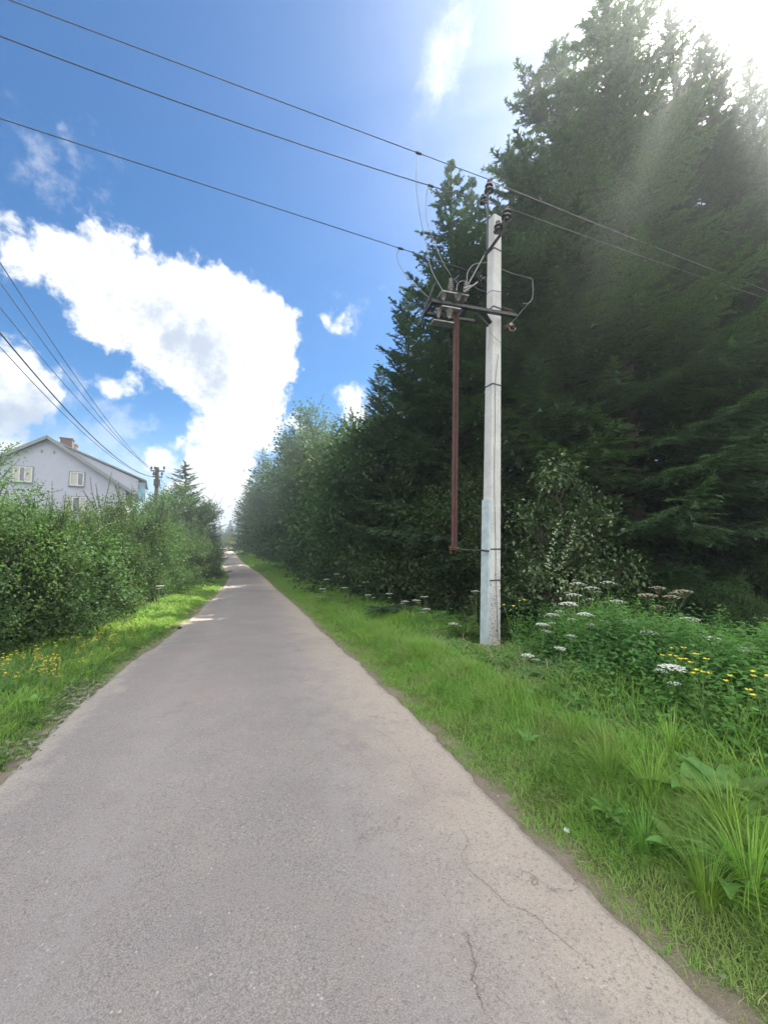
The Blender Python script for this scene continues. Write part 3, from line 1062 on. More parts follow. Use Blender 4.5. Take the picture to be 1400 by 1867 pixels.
for px, py, Y, lab in ((672, 768, 19.0, 'broad dark leafy tree low in front of the spruces, left of the hazel row'), (742, 792, 15.0, 'broad dark leafy tree low in front of the slender spire spruce'),
                       (802, 815, 12.6, 'dark leafy tree whose crown meets the rusty red rod from behind'), (858, 850, 10.8, 'low dark leafy tree between the red rod and the concrete pole')):
    by_top(BT2, 5.0, px, py, Y, lab, 'tree', sxy=.95)
BH = make_broad(31, 3.0, 1.5, 10, 420, 34, .085, .2, M_HAZEL, name='hazel_bush', shoots=24, z0f=.08)
BP = make_broad(32, 3.2, 1.35, 10, 330, 28, .075, .19, M_PALE, name='pale_leaved_bush', shoots=26, z0f=.1)


def on_line(px, Y):
    return at(px, 1000, Y)


def bush(proto, px, Y, s, label, cat='bush', rz=None, sz=1.0, group=None):
    p = at(px, 1000, Y)
    return place(proto, p.x, Y, s, rz, label, group, cat, sz=sz)


bush(BP, 1035, 8.0, 1.2, 'bush with pale leaf undersides right of the concrete pole', rz=.7)
bush(BP, 968, 9.2, .82, 'small bush tucked close behind the base of the concrete pole', rz=2.7)
def verge_bush(proto, Y, d, s_, label, rz=None, group=None):
    x = float(road(Y)[1]) + d / .93
    return place(proto, x, Y, s_, rz, label, group, 'bush')


verge_bush(BH, 9.6, 4.1, .92, 'dark bush filling the space between the red rod and the concrete pole', 3.9)
verge_bush(BH, 11.4, 4.0, 1.0, 'dark hazel bush beside the foot of the red rod', 2.2)
verge_bush(BH, 13.6, 4.2, 1.12, 'dark hazel bush with a hollow black shadow at its foot left of the red rod', 1.1)
verge_bush(BH, 16.6, 4.1, 1.2, 'dark overhanging bush above the thin row of white flowers', 4.9)
verge_bush(BH, 20.5, 4.2, 1.3, 'bush leaning out where the right grass strip starts to narrow', .2)
verge_bush(BH, 25.5, 4.2, 1.4, 'bush on the right verge before the dip in the road', 5.6)
verge_bush(BH, 31.0, 4.3, 1.5, 'bush on the right verge opposite the dip in the road', 2.6)
verge_bush(BH, 38.0, 4.5, 1.7, 'distant dark bush just past the dip on the right', 1.9)
verge_bush(BH, 47.0, 4.8, 1.8, 'dark bush on the right where the road rises again', 0.9)
verge_bush(BH, 58.0, 5.0, 2.0, 'farthest but one dark bush on the right of the rising road', 3.3)
verge_bush(BH, 72.0, 5.0, 2.2, 'farthest dark bush on the right before the pale crossing road', 2.9)
bush(BH, 1120, 9.8, .8, 'dark bush in the shade right behind the pale leaved bush', rz=.4)
bush(BH, 1205, 8.6, .52, 'low dark bush under the spruce boughs behind the tall dry umbels', rz=1.4)
bush(BH, 1330, 7.4, .42, 'low leafy bush under the spruce at the right edge', rz=2.6)
bush(BH, 1420, 8.0, .55, 'shaded bush half cut off by the right edge', rz=3.6)
for i, (px, Y, s) in enumerate([(940, 14, 1.2), (1040, 14.5, 1.3), (1150, 14, 1.25), (1260, 14, 1.3), (1370, 13, 1.3), (760, 17, 1.5), (850, 17, 1.4), (660, 22, 1.8), (1000, 19, 1.7), (1120, 20, 1.8), (1240, 20, 1.8), (1360, 19, 1.7), (900, 24, 2)]):
    bush(BH, px, Y, s, 'unlit undergrowth bush in the dark interior of the wood', group='bushes in the dark interior of the wood')

# ------------------------------------------------------------------ the thicket on the left
TA = make_broad(41, 2.6, 1.35, 10, 520, 42, .055, .18, M_THICKET, name='thicket_bush', shoots=55, z0f=.04)
TB = make_broad(42, 2.9, 1.5, 9, 360, 34, .08, .22, M_THICKET, name='broad_leaved_bush', shoots=36, z0f=.04)
TC = make_broad(43, 2.2, 1.3, 11, 560, 44, .044, .15, M_THICKET, name='small_leaved_bush', shoots=60, z0f=.03)


def tb(proto, H0, px, pytop, pybase, label, sxy=1.0, rz=None, back=0.8, cat='bush', group=None):
    """bush whose foot shows at pybase and whose top shows at pytop"""
    g = hit(px, pybase)
    back += .35
    k = (g.y + back) / g.y
    x, y = g.x * k - .3, g.y + back
    d = ray(px, pytop)
    h = CAMZ + d.z * (y / d.y) - gz(x, y)
    s = max(.25, h / TOPS[proto.name])
    return place(proto, x, y, (s * sxy, s * sxy, s), rz, label, group, cat)


tb(TB, 2.9, 10, 890, 1235, 'tall broad leaved bush at the left edge in front of the house gable', rz=.3, back=1.3)
tb(TA, 2.6, -60, 900, 1270, 'bush cut off by the left edge above the yellow flowers', rz=1.6, back=1.0)
tb(TC, 2.2, 60, 1000, 1195, 'low small leaved bush leaning over the yellow flowers at far left', rz=2.2, back=.6)
tb(TA, 2.6, 95, 925, 1180, 'bush with upright shoots in front of the left house window', rz=.9, back=1.4)
tb(TC, 2.2, 140, 1010, 1165, 'low dense bush above the thickest patch of yellow flowers', rz=5.2, back=.5)
tb(TB, 2.9, 165, 945, 1160, 'bush in front of the lower right house window', rz=3.3, back=1.5)
tb(TA, 2.6, 205, 985, 1135, 'mid green bush standing in the middle of the left thicket', rz=4.2, back=.7)
tb(TA, 2.6, 238, 905, 1125, 'tall bush hiding the right corner of the house', rz=5.8, back=2.3)
tb(TC, 2.2, 255, 1010, 1112, 'bush at the verge behind the single white umbel on the left', rz=.8, back=.7)
tb(TA, 2.6, 285, 950, 1098, 'bush at the foot of the wooden pole', rz=1.8, back=1.8)
tb(TC, 2.2, 318, 985, 1085, 'rounded bush bulging over the left verge before the bend', rz=2.8, back=.9)
tb(TA, 2.6, 340, 955, 1070, 'bush below the small left spruce', rz=3.8, back=1.5)
tb(TC, 2.2, 366, 985, 1058, 'bush over the left bend of the road', rz=4.8, back=1.2)
tb(TA, 2.6, 372, 985, 1035, 'distant bush beside the white car', rz=.5, back=2.0)
tb(TC, 2.2, 382, 1022, 1047, 'small lone bush on the grass at the left bend', rz=1.5, back=.2, sxy=.9)
THB = [(30, 6.9, 945), (120, 9.0, 945), (-40, 8.8, 940), (60, 10.5, 935), (190, 12, 955), (130, 14, 945), (240, 16, 950), (285, 20, 955), (220, 22, 940), (60, 16, 930), (325, 26, 960), (150, 20, 940), (350, 34, 965), (-60, 12, 920), (0, 20, 920), (362, 46, 968), (376, 58, 972), (384, 72, 975)]
for i, (px, Y, py) in enumerate(THB):
    by_top((TA, TB)[i % 2], 2.6, px, py, Y, 'hidden backing bush deeper in the left thicket', 'bush', 'bushes deeper in the left thicket', sxy=1.25)

by_top(SP_D, 7, 338, 836, 34.0, 'small spruce at the far end of the left thicket, right of the wooden pole', sxy=1.5, rz=.9)
by_top(SP_D, 7, 372, 905, 46.0, 'smaller spruce leaning against the left spruce by the bright cloud', sxy=1.1, rz=2.0)
BS = make_broad(51, 5.0, 1.3, 9, 170, 16, .10, .3, M_THICKET, name='sparse_tree', trunk=True, shoots=26, z0f=.3)
by_top(BS, 5.0, 308, 892, 22.0, 'thin airy tree between the wooden pole and the small spruce', 'tree', rz=.5)
by_top(BS, 5.0, 262, 905, 20.0, 'thin airy tree just left of the wooden pole', 'tree', rz=1.9, sxy=1.1)
by_top(BS, 5.0, -38, 800, 15.0, 'sparse tree whose twigs show at the left edge beside the roof', 'tree', rz=3.2, sxy=1.2)

by_top(BT2, 5.0, 322, 884, 31.0, 'leafy tree filling the space between the wooden pole and the small left spruce', 'tree', rz=.7, sxy=.8)
by_top(BT2, 5.0, 358, 900, 37.0, 'leafy tree in front of the bright cloud, right of the small left spruce', 'tree', rz=2.9, sxy=.8)
for px, py, Y, lab in ((112, 912, 7.2, 'sapling poking out of the thicket between the two rows of house windows'), (232, 893, 10.5, 'sapling rising above the thicket in front of the glazed house corner'),
                       (182, 922, 9.0, 'sapling just right of the lower house window'), (40, 878, 6.4, 'sapling in front of the upper left house window'), (285, 925, 14.0, 'sapling at the foot of the wooden pole')):
    by_top(BS, 5.0, px, py, Y, lab, 'tree', sxy=.8)

# far end of the road
for i, (px, py, Y, s_) in enumerate([(392, 955, 70, 1.3), (412, 962, 110, 1.0), (424, 958, 115, 1.1), (436, 960, 120, 1.0), (402, 958, 125, 1.1), (446, 955, 105, 1.2)]):
    by_top(SP_D, 7, px, py, Y, 'spruce on the skyline beyond the crossing road', sxy=s_, group='spruces on the far skyline')
BL = make_broad(61, 6.0, 1.9, 8, 170, 26, .2, .4, M_LIT, name='sunlit_tree', trunk=True, shoots=14, z0f=.12)
by_top(BL, 6.0, 418, 972, 96.0, 'small sunlit yellow green tree at the end of the road', 'tree', rz=.4)
by_top(BL, 6.0, 446, 990, 95.5, 'low sunlit yellow bush right of the road end', 'bush', rz=2.4, sxy=1.6)
by_top(BL, 6.0, 434, 997, 94.8, 'lowest sunlit bush between the yellow tree and the yellow bush', 'bush', rz=3.4, sxy=2.0)
# a forest edge further off so that no bare horizon shows from other positions
fv, ft, fr, o_ = [], [], [], 0
V0, T0, R0, _b = spruce_crown(np.random.default_rng(77), 10, 2.2, .3, .6, 5, tw=.4, bl=.25, blen=.5, bw=.2)
for i in range(420):
    Y = RNG.uniform(140, 260)
    X = -Y * .55 + RNG.uniform(-150, 260)
    s = RNG.uniform(.7, 1.15)
    an = RNG.uniform(0, 6.28)
    c_, s_ = math.cos(an), math.sin(an)
    V = V0 * s
    V = np.stack([V[:, 0] * c_ - V[:, 1] * s_ + X, V[:, 0] * s_ + V[:, 1] * c_ + Y, V[:, 2] + gz(X, Y)], 1)
    fv.append(V); ft.append(T0 + o_); fr.append(R0); o_ += len(V)
tag(link('distant_wood', np_mesh('distant_wood', np.concatenate(fv), np.concatenate(ft), M_SPRUCE, {'rnd': np.concatenate(fr)})),
    'far dark wood on the skyline behind the end of the road', 'wood', kind='stuff')
print('foliage done')

# ------------------------------------------------------------------ concrete pole with the line switch
M_CONC, b, out = new_mat('weathered_concrete')
g = b.n('ShaderNodeNewGeometry').outputs['Position']
c = b.mix(b.ramp(b.noise(g, 2.0, 4, .6), .3, .7), (0.56, 0.56, 0.55), (0.45, 0.45, 0.45))
pits = b.noise(g, 38.0, 5, .75)
sxyz = b.n('ShaderNodeSeparateXYZ')
b.put(sxyz.inputs[0], g)
low = b.ramp(b.m('ADD', sxyz.outputs[2], b.m('MULTIPLY', b.noise(g, 3, 3, .5), 1.2)), 2.1, 1.3, 0, 1)
thr = b.m('MULTIPLY_ADD', low, 0.07, 0.40)
pk = b.m('SUBTRACT', thr, pits)
c = b.mix(b.ramp(pk, 0.0, 0.05, 0, .85), c, (0.10, 0.095, 0.085))
c = b.mix(b.ramp(b.noise(g, 70.0, 3, .7), .6, .75, 0, .5), c, (0.66, 0.65, 0.62))
p = b.n('ShaderNodeBsdfPrincipled')
b.put(p.inputs['Base Color'], c)
p.inputs['Roughness'].default_value = .9
bm = b.n('ShaderNodeBump')
bm.inputs['Strength'].default_value = .7
bm.inputs['Distance'].default_value = .006
b.put(bm.inputs['Height'], b.m('SUBTRACT', pits, b.m('MULTIPLY', b.ramp(pk, 0, .05), .5)))
b.put(p.inputs['Normal'], bm.outputs[0])
b.put(out.inputs[0], p.outputs[0])
M_GUARD = plain('pale_blue_paint', (0.44, 0.52, 0.56), .5, var=.12, scale=8)
M_STEEL = plain('dark_galvanised_steel', (0.055, 0.055, 0.058), .5, metal=.4, var=.25, scale=14, bump=.2)
M_GREYST = plain('grey_steel', (0.30, 0.30, 0.29), .5, metal=.5, var=.2, scale=14)
M_PORC = plain('brown_porcelain', (0.040, 0.024, 0.022), .2, var=.2, scale=10)
M_GREYPORC = plain('grey_porcelain', (0.34, 0.33, 0.31), .3, var=.25, scale=12)
M_REDROD = plain('rusty_red_paint', (0.050, 0.014, 0.013), .7, var=.25, scale=10, bump=.3, col2=(0.070, 0.026, 0.021))
M_RUST = plain('rust', (0.11, 0.045, 0.03), .85, var=.3, scale=20, bump=.4)
M_WIRE = plain('aluminium_conductor', (0.09, 0.095, 0.11), .5, metal=.3, var=.1, scale=4)
M_LEAD = plain('bright_lead_wire', (0.24, 0.24, 0.24), .45, metal=.5, var=.1, scale=9)

PY = 6.6
pb = at(893, 1175, PY)
pole_base = Vector((pb.x, PY, gz(pb.x, PY)))
pt = at(901, 399, PY)
pole_top = Vector((pt.x, PY, pt.z))
pole = empty('utility_pole', pole_base, 0, 'pale concrete utility pole with a line switch, standing in the weeds on the right', 'utility pole')
A30 = R(30)
EX = Vector((math.cos(A30), math.sin(A30), 0))    # along the wide face
EY = Vector((-math.sin(A30), math.cos(A30), 0))   # into the pole


def axis_at(z):
    t = (z - pole_base.z) / (pole_top.z - pole_base.z)
    return pole_base.lerp(pole_top, t), 1 - .24 * t


def section(z, grow=0.0, ch=.018):
    c0, k = axis_at(z)
    a, d = .125 * k + grow, .125 * k + grow
    q = []
    for sx, sy in ((-1, -1), (1, -1), (1, 1), (-1, 1)):
        kx = 1.0 if sy < 0 else .82
        e = [(sx * a * kx, sy * (d - ch)), (sx * (a * kx - ch), sy * d)]
        if sx * sy < 0: e.reverse()
        q += e
    return [c0 + EX * x + EY * y for x, y in q]


def rel(mb, root):
    l0 = Vector(root.location)
    mb.v = [tuple(Vector(p_) - l0) for p_ in mb.v]
    return mb


def ring_mesh(zs, grow=0):
    mb = MB()
    vs, fs = [], []
    for z in zs: vs += section(z, grow)
    n = 8
    for i in range(len(zs) - 1):
        for k in range(n):
            fs.append((i * n + k, i * n + (k + 1) % n, (i + 1) * n + (k + 1) % n, (i + 1) * n + k))
    fs += [tuple(range(n - 1, -1, -1)), tuple((len(zs) - 1) * n + k for k in range(n))]
    return mb.add(vs, fs)


mb = ring_mesh([pole_base.z - .5] + list(np.linspace(pole_base.z, pole_top.z, 24)))
shaft = rel(mb, pole).build('shaft', M_CONC, pole)


def zpx(py, Y=PY):
    return at(893, py, Y).z


for py in (1001, 1057, 566, 461, 705):
    z = zpx(py)
    rel(ring_mesh([z - .012, z + .012], .006), pole).build('steel_band', M_STEEL, pole)
# flat guard channel against the left face
z1 = zpx(912)
mb = MB()
for z in (pole_base.z - .2, z1):
    c0, k = axis_at(z)
    o_ = c0 - EX * (.125 * k * .95 + .028) + EY * -.02
    for sx, sy in ((-1, -1), (1, -1), (1, 1), (-1, 1)):
        mb.v.append(tuple(o_ + EX * (sx * .026) + EY * (sy * .085)))
mb.f += [(0, 1, 5, 4), (1, 2, 6, 5), (2, 3, 7, 6), (3, 0, 4, 7), (4, 5, 6, 7), (3, 2, 1, 0)]
rel(mb, pole).build('cable_guard', M_GUARD, pole, bevel=.006)
# brown pipe up the back of the right side
mb = MB()
pp = []
for z in np.linspace(pole_base.z - .1, zpx(600), 12):
    c0, k = axis_at(z)
    pp.append(c0 + EX * (.125 * k + .02) + EY * .05)
mb.tube(pp, .017, 8)
rel(mb, pole).build('conduit', M_RUST, pole, smooth=60)
# thin earth wire wandering down the front
mb = MB()
pts = []
for px, py in ((898, 640), (891, 700), (892, 780), (891, 850), (893, 930), (896, 1000), (897, 1060), (901, 1120), (903, 1172)):
    z = zpx(py, 6.4)
    c0, k = axis_at(z)
    q = c0 + EX * (-.125 * k + max(.02, (px - 886) * .0095)) - EY * (.125 * k + .012)
    pts.append(q)
mb.tube(smooth_path(pts, 4), .0042, 5)
rel(mb, pole).build('earth_wire', M_WIRE, pole, smooth=60)
mb = MB()
pts = [at(883, 541, 6.40), at(893, 531, 6.36), at(903, 530, 6.40), at(915, 532, 6.5)]
mb.tube(smooth_path(pts, 4), .006, 5)
rel(mb, pole).build('tie_wire', M_WIRE, pole, smooth=60)


def insulator(root, base, axis, L, r, mat=M_PORC, sheds=4, name='insulator'):
    mb = MB()
    prof = [(0, r * .38), (L * .12, r * .42)]
    for i in range(sheds):
        f0 = .15 + .7 * i / sheds
        rr = r * (1 - .14 * i)
        prof += [(L * f0, rr * .5), (L * (f0 + .02), rr), (L * (f0 + .25 / sheds), rr * .9), (L * (f0 + .36 / sheds), rr * .5), (L * (f0 + .68 / sheds), rr * .48)]
    prof += [(L * .88, r * .42), (L * .94, r * .48), (L, r * .26)]
    mb.lathe(base, axis, prof, 14)
    rel(mb, pole)
    return mb.build(name, mat, root, smooth=40)


# pin over the pole top
mb = MB()
pinb, pint = at(888, 455, 6.40), at(889, 352, 6.40)
mb.bar(pinb, pint, .035, .035)
mb.tube([pint + Vector((0, 0, -.05)), pint + Vector((.01, 0, .07))], .014, 8)
rel(mb, pole).build('top_pin', M_STEEL, pole)
i1 = at(891, 352, 6.40)
insulator(pole, i1, (0.05, 0, 1), .25, .085, sheds=2)
i2 = at(882, 372, 6.5)
insulator(pole, i2, (-.1, 0, 1), .19, .065, sheds=2)
# steel bracket leaning out to the upper right with two insulators
mb = MB()
ca, cb = at(931, 402, 6.10), at(884, 466, 6.36)
mb.bar(ca, cb, .055, .012, roll=.3)
mb.bar(ca + Vector((.012, -.006, .026)), cb + Vector((.012, -.006, .026)), .012, .055, roll=.3)
rel(mb, pole).build('crossarm', M_STEEL, pole)
insulator(pole, at(909, 424, 6.22), (-.05, 0, 1), .21, .085, sheds=2)
insulator(pole, at(923, 400, 6.14), (0.05, 0, 1), .24, .085, sheds=2)
insulator(pole, at(884, 512, 6.78), (-.5, .1, .6), .17, .06, sheds=2)
mb = MB()
mb.tube([at(884, 462, 6.38), at(853, 519, 6.2)], .009, 6)
rel(mb, pole).build('drive_rod', M_GREYST, pole, smooth=60)

# the switch: two channel beams carrying plates with ribbed insulators
sw = empty('line_switch', (0, 0, 0))
sw.parent = pole
SL_, SR_ = at(786, 549, 6.02), at(941, 578, 6.43)
SR_.z = SL_.z
u_ = (SR_ - SL_).normalized()
w_ = Vector((-u_.y, u_.x, 0))
mb = MB()
mb.bar(SL_, SR_, .07, .05)
mb.bar(SL_ + w_ * .34, SL_ + w_ * .34 + u_ * .95, .06, .045)
for t in (.02, .32, .62):
    mb.bar(SL_ + u_ * t - w_ * .04, SL_ + u_ * t + w_ * .38, .04, .05)
rel(mb, pole).build('switch_frame', M_STEEL, sw)
mb = MB()
ua, ub = at(806, 532, 5.98), at(855, 535, 6.1)
mb.box((ua + ub) / 2 + w_ * .1, ((ub - ua).length, .20, .022), Matrix.Rotation(math.atan2(u_.y, u_.x), 3, 'Z'))
rel(mb, pole).build('mounting_plate', M_GREYST, sw)
mb = MB()
la, lb = at(792, 583, 5.98), at(828, 584, 6.08)
mb.box((la + lb) / 2 + w_ * .1, ((lb - la).length, .16, .018), Matrix.Rotation(math.atan2(u_.y, u_.x), 3, 'Z'))
rel(mb, pole).build('mounting_plate', M_GREYST, sw)
mb = MB()
ma, mb_ = at(806, 558, 5.96), at(840, 561, 6.05)
mb.box((ma + mb_) / 2 + w_ * .05, ((mb_ - ma).length, .10, .02), Matrix.Rotation(math.atan2(u_.y, u_.x), 3, 'Z'))
rel(mb, pole).build('mounting_plate', M_GREYST, sw)
for (px, py, Y, L, r, m_, up_) in ((822, 530, 6.05, .215, .062, M_GREYPORC, 1), (850, 532, 6.1, .195, .064, M_GREYPORC, 1), (832, 528, 6.4, .20, .055, M_PORC, 1),
                                   (808, 534, 6.0, .13, .055, M_GREYPORC, -1), (835, 536, 6.02, .12, .066, M_GREYPORC, -1), (848, 538, 6.15, .11, .05, M_GREYPORC, -1),
                                   (799, 562, 6.0, .165, .05, M_GREYPORC, -1), (819, 563, 6.03, .165, .06, M_GREYPORC, -1), (810, 561, 6.3, .17, .055, M_PORC, -1)):
    insulator(sw, at(px, py, Y), (0, 0, up_), L, r, m_)
for a_, b__, th in (((845, 532, 6.0), (871, 514, 6.05), .014), ((846, 526, 6.0), (858, 521, 6.02), .02), ((793, 515, 6.0), (761, 594, 6.0), .011),
                    ((858, 563, 6.2), (877, 581, 6.3), .008), ((826, 511, 5.98), (836, 502, 6.1), .01)):
    mb = MB()
    mb.tube([at(*a_), at(*b__)], th, 7)
    rel(mb, pole).build('contact_arm', M_GREYST if th > .0115 else M_STEEL, sw, smooth=50)
# angle brace under the beam next to the pole
mb = MB()
mb.bar(at(868, 571, 6.34), at(890, 594, 6.42), .05, .03)
mb.bar(at(878, 566, 6.36), at(894, 590, 6.42), .10, .02)
rel(mb, pole).build('brace', M_STEEL, pole)
# red operating rod, its foot and the bracket
mb = MB()
r0, r1 = at(832, 560, 6.16), at(828, 996, 6.20)
ax_ = Vector((.023, 0, 0))
mb.bar(r0 - ax_, r1 - ax_, .029, .045)
mb.bar(r0 + ax_, r1 + ax_, .029, .045)
mb.bar(r0 + Vector((0, .02, 0)), r1 + Vector((0, .02, 0)), .03, .008)
rod = rel(mb, pole).build('operating_rod', M_REDROD, pole)
mb = MB()
mb.box(at(828, 1000, 6.19), (.15, .07, .045))
mb.tube([at(819, 998, 6.16), at(838, 1000, 6.16)], .018, 8)
mb.tube([at(822, 1010, 6.17), at(822, 996, 6.17)], .012, 8)
rel(mb, pole).build('rod_foot', M_RUST, pole)
mb = MB()
mb.bar(at(832, 1001, 6.22), at(888, 1004, 6.42), .035, .02)
mb.bar(at(874, 1003, 6.38), at(890, 1005, 6.43), .07, .03)
rel(mb, pole).build('rod_bracket', M_STEEL, pole)
# rusty crank on the right side
mb = MB()
for a_, b__, th in (((918, 602, 6.6), (932, 592, 6.5), .022), ((922, 598, 6.55), (932, 566, 6.45), .012), ((930, 590, 6.5), (938, 600, 6.45), .018), ((914, 560, 6.5), (933, 566, 6.45), .014)):
    mb.tube([at(*a_), at(*b__)], th, 8)
mb.lathe(at(924, 600, 6.5), (0, -1, .2), [(0, .03), (.03, .045), (.07, .045), (.09, .02)], 10)
rel(mb, pole).build('crank', M_RUST, pole, smooth=50)
mb = MB()
ring_ = [at(934 + 6 * math.cos(a_), 597 + 6 * math.sin(a_), 6.42) for a_ in np.linspace(0, 5.4, 12)]
mb.tube(ring_, .008, 6)
mb.lathe(at(930, 593, 6.42), (0, -1, 0), [(0, .02), (.02, .03), (.05, .025)], 8)
rel(mb, pole).build('ring_bolt', M_LEAD, pole, smooth=50)
for nm_, pts, th in (('lead_wire', [(851, 510, 6.1), (853, 495, 6.15), (862, 483, 6.25), (875, 479, 6.38), (888, 479, 6.42)], .007),
                     ('lead_wire', [(913, 490, 6.6), (940, 500, 6.55), (968, 507, 6.5), (971, 515, 6.5), (971, 540, 6.5), (965, 551, 6.5), (952, 554, 6.5)], .006),
                     ('lead_wire', [(966, 549, 6.5), (950, 568, 6.48), (931, 590, 6.45)], .004),
                     ('lead_wire', [(832, 530, 6.0), (834, 518, 6.0), (841, 512, 6.0), (850, 513, 6.05)], .006),
                     ('lead_wire', [(862, 519, 6.1), (872, 527, 6.25), (884, 531, 6.38)], .004),
                     ('lead_wire', [(890, 638, 6.40), (893, 610, 6.38), (891, 590, 6.42)], .004),
                     ('lead_wire', [(892, 605, 6.4), (902, 615, 6.38), (914, 626, 6.5)], .004)):
    mb = MB()
    mb.tube(smooth_path([at(*q) for q in pts], 5), th, 6)
    rel(mb, pole).build(nm_, M_LEAD, pole, smooth=60)
for ch in list(sw.children):
    pass


# ------------------------------------------------------------------ power lines
def span(a, b_, sag, ext0=0.0, ext1=0.0, n=40):
    a, b_ = Vector(a), Vector(b_)
    pts = []
    for i in range(n + 1):
        t = -ext0 + (1 + ext0 + ext1) * i / n
        p_ = a + (b_ - a) * t
        p_.z -= sag * 4 * t * (1 - t) if 0 <= t <= 1 else 0
        pts.append(p_)
    return pts


def wire(name, pts, r, label, cat, group=None, mat=None):
    mb = MB()
    mb.tube(pts, r, 6)
    return tag(mb.build(name, mat or M_WIRE, None, smooth=60), label, cat, group)


def level(pa, Ya, pb_):
    """second point of a level line: same height as at(pa, Ya)"""
    A = at(pa[0], pa[1], Ya)
    d = ray(*pb_)
    k = (A.z - CAMZ) / d.z
    return A, Vector((d.x * k, d.y * k, A.z))


A, B = level((892, 327), 6.4, (20, 0))
w1L = wire('power_line', span(A, B, .0, 0, 5), .0075, 'uppermost of the three power lines crossing the sky to the concrete pole', 'power line')
A2, B2 = level((893, 329), 6.42, (1400, 530))
wire('power_line', span(A2, B2, .02, 0, 1.6), .0075, 'power line running right from the concrete pole top in front of the tall spruces', 'power line', mat=M_LEAD)
A3, B3 = level((923, 378), 6.14, (0, 65))
wire('power_line', span(A3, B3, .10, 0, 4), .0075, 'middle of the three power lines crossing the sky to the concrete pole', 'power line')
A4, B4 = level((925, 378), 6.16, (1400, 545))
wire('power_line', span(A4, B4, .03, 0, 1.2), .005, 'thin power line just below the one running right from the pole top', 'power line', mat=M_LEAD)
A5, B5 = level((876, 500), 6.85, (0, 215))
wire('power_line', span(A5, B5, .0, 0, 4), .0075, 'lowest of the three power lines crossing the sky to the concrete pole', 'power line')


def on_span(A, B, px, sag=0.0):
    lo, hi = 0.0, 1.0
    for _ in range(40):
        m_ = (lo + hi) / 2
        q = A + (B - A) * m_
        x = 700 + FPX * q.x / (q.y * math.cos(PITCH) + (q.z - CAMZ) * math.sin(PITCH))
        if x > px: lo = m_
        else: hi = m_
    q = A + (B - A) * lo
    q.z -= sag * 4 * lo * (1 - lo)
    return q


j1, j2, j3 = on_span(A, B, 763), on_span(A3, B3, 785, .10), on_span(A5, B5, 730)
for q, nm_ in ((j1, 'uppermost'), (j2, 'middle'), (j3, 'lowest')):
    mb = MB()
    dd_ = (B - A).normalized()
    mb.tube([q - dd_ * .045, q + dd_ * .045], .02, 8)
    tag(mb.build('wire_clamp', M_STEEL), 'dark clamp on the %s of the three power lines where a loop hangs down' % nm_, 'clamp')
wire('jumper_wire', smooth_path([j1, at(758, 330, 5.9), at(767, 400, 5.95), at(776, 440, 5.97), at(786, 490, 6.0), at(806, 528, 6.0)], 6), .006,
     'long loop of wire hanging from the uppermost line down to the switch', 'wire', mat=M_LEAD)
wire('jumper_wire', smooth_path([j2, at(778, 350, 6.0), at(777, 395, 6.0), at(787, 430, 6.0), at(806, 475, 6.0), at(822, 502, 6.04)], 6), .006,
     'loop of wire hanging from the middle line down to the top of the ribbed insulator', 'wire', mat=M_LEAD)
wire('jumper_wire', smooth_path([j3, at(723, 465, 6.2), at(732, 490, 6.15), at(752, 515, 6.1), at(785, 545, 6.02)], 6), .006,
     'loop of wire hanging from the lowest line to the left end of the switch beam', 'wire', mat=M_LEAD)

# ------------------------------------------------------------------ wooden pole on the left
M_OLDWOOD = plain('grey_old_wood', (0.115, 0.10, 0.09), .9, var=.3, scale=6, bump=.5)
Yp = 28.0
q = at(283, 1000, Yp)
wp = empty('wooden_pole', (q.x, Yp, gz(q.x, Yp)), 0, 'thin weathered wooden pole with short crossarms above the left thicket', 'utility pole')
tp = at(287, 852, Yp)
mb = MB()
mb.tube([(0, 0, -.3), ((tp.x - q.x) * .5, 0, (tp.z - wp.location.z) * .5), (tp.x - q.x, 0, tp.z - wp.location.z)], [.19, .16, .13], 10)
mb.build('shaft', M_OLDWOOD, wp, smooth=60)
for py, x0, x1 in ((858, 275, 300), (869, 279, 296)):
    mb = MB()
    mb.bar(at(x0, py, Yp - .15) - wp.location, at(x1, py + 1, Yp - .1) - wp.location, .09, .09)
    mb.build('crossarm', M_OLDWOOD, wp)
    for xx in (x0 + 1, (x0 + x1) / 2 - 5, x1 - 1):
        mb = MB()
        mb.lathe(at(xx, py, Yp - .14) - wp.location, (0, 0, 1), [(0, .02), (.12, .02), (.13, .07), (.22, .08), (.3, .05), (.34, .02)], 8)
        mb.build('insulator', M_PORC, wp, smooth=50)
mb = MB()
mb.box(at(286, 880, Yp - .2) - wp.location, (.35, .25, .5))
mb.build('junction_box', M_STEEL, wp, bevel=.02)
for i, (x1, y1, y0, r, sg, lab) in enumerate(((277, 857, 478, .012, .5, 'highest thin wire rising from the wooden pole to the upper left'), (281, 861, 514, .011, .5, 'second wire from the top between the wooden pole and the left edge'),
                                        (288, 858, 560, .010, .55, 'middle thin wire between the wooden pole and the left edge'), (279, 869, 606, .02, .75, 'thick twisted cable between the wooden pole and the left edge'),
                                        (284, 870, 632, .011, .75, 'lowest thin wire just below the thick twisted cable'))):
    A = at(x1, y1, Yp)
    B = at(0, y0, 9.0)
    wire('overhead_cable', span(A, B, sg, 0, .6), r, lab, 'overhead cable')
# the wires go on beyond the wooden pole
for i, (px, py) in enumerate(((279, 858), (297, 860))):
    A = at(px, py, Yp)
    wire('overhead_cable', span(A, at(px + 75, 935, 75), .3), .012, 'faint wire continuing behind the %s side of the wooden pole' % ('left', 'right')[i], 'overhead cable')

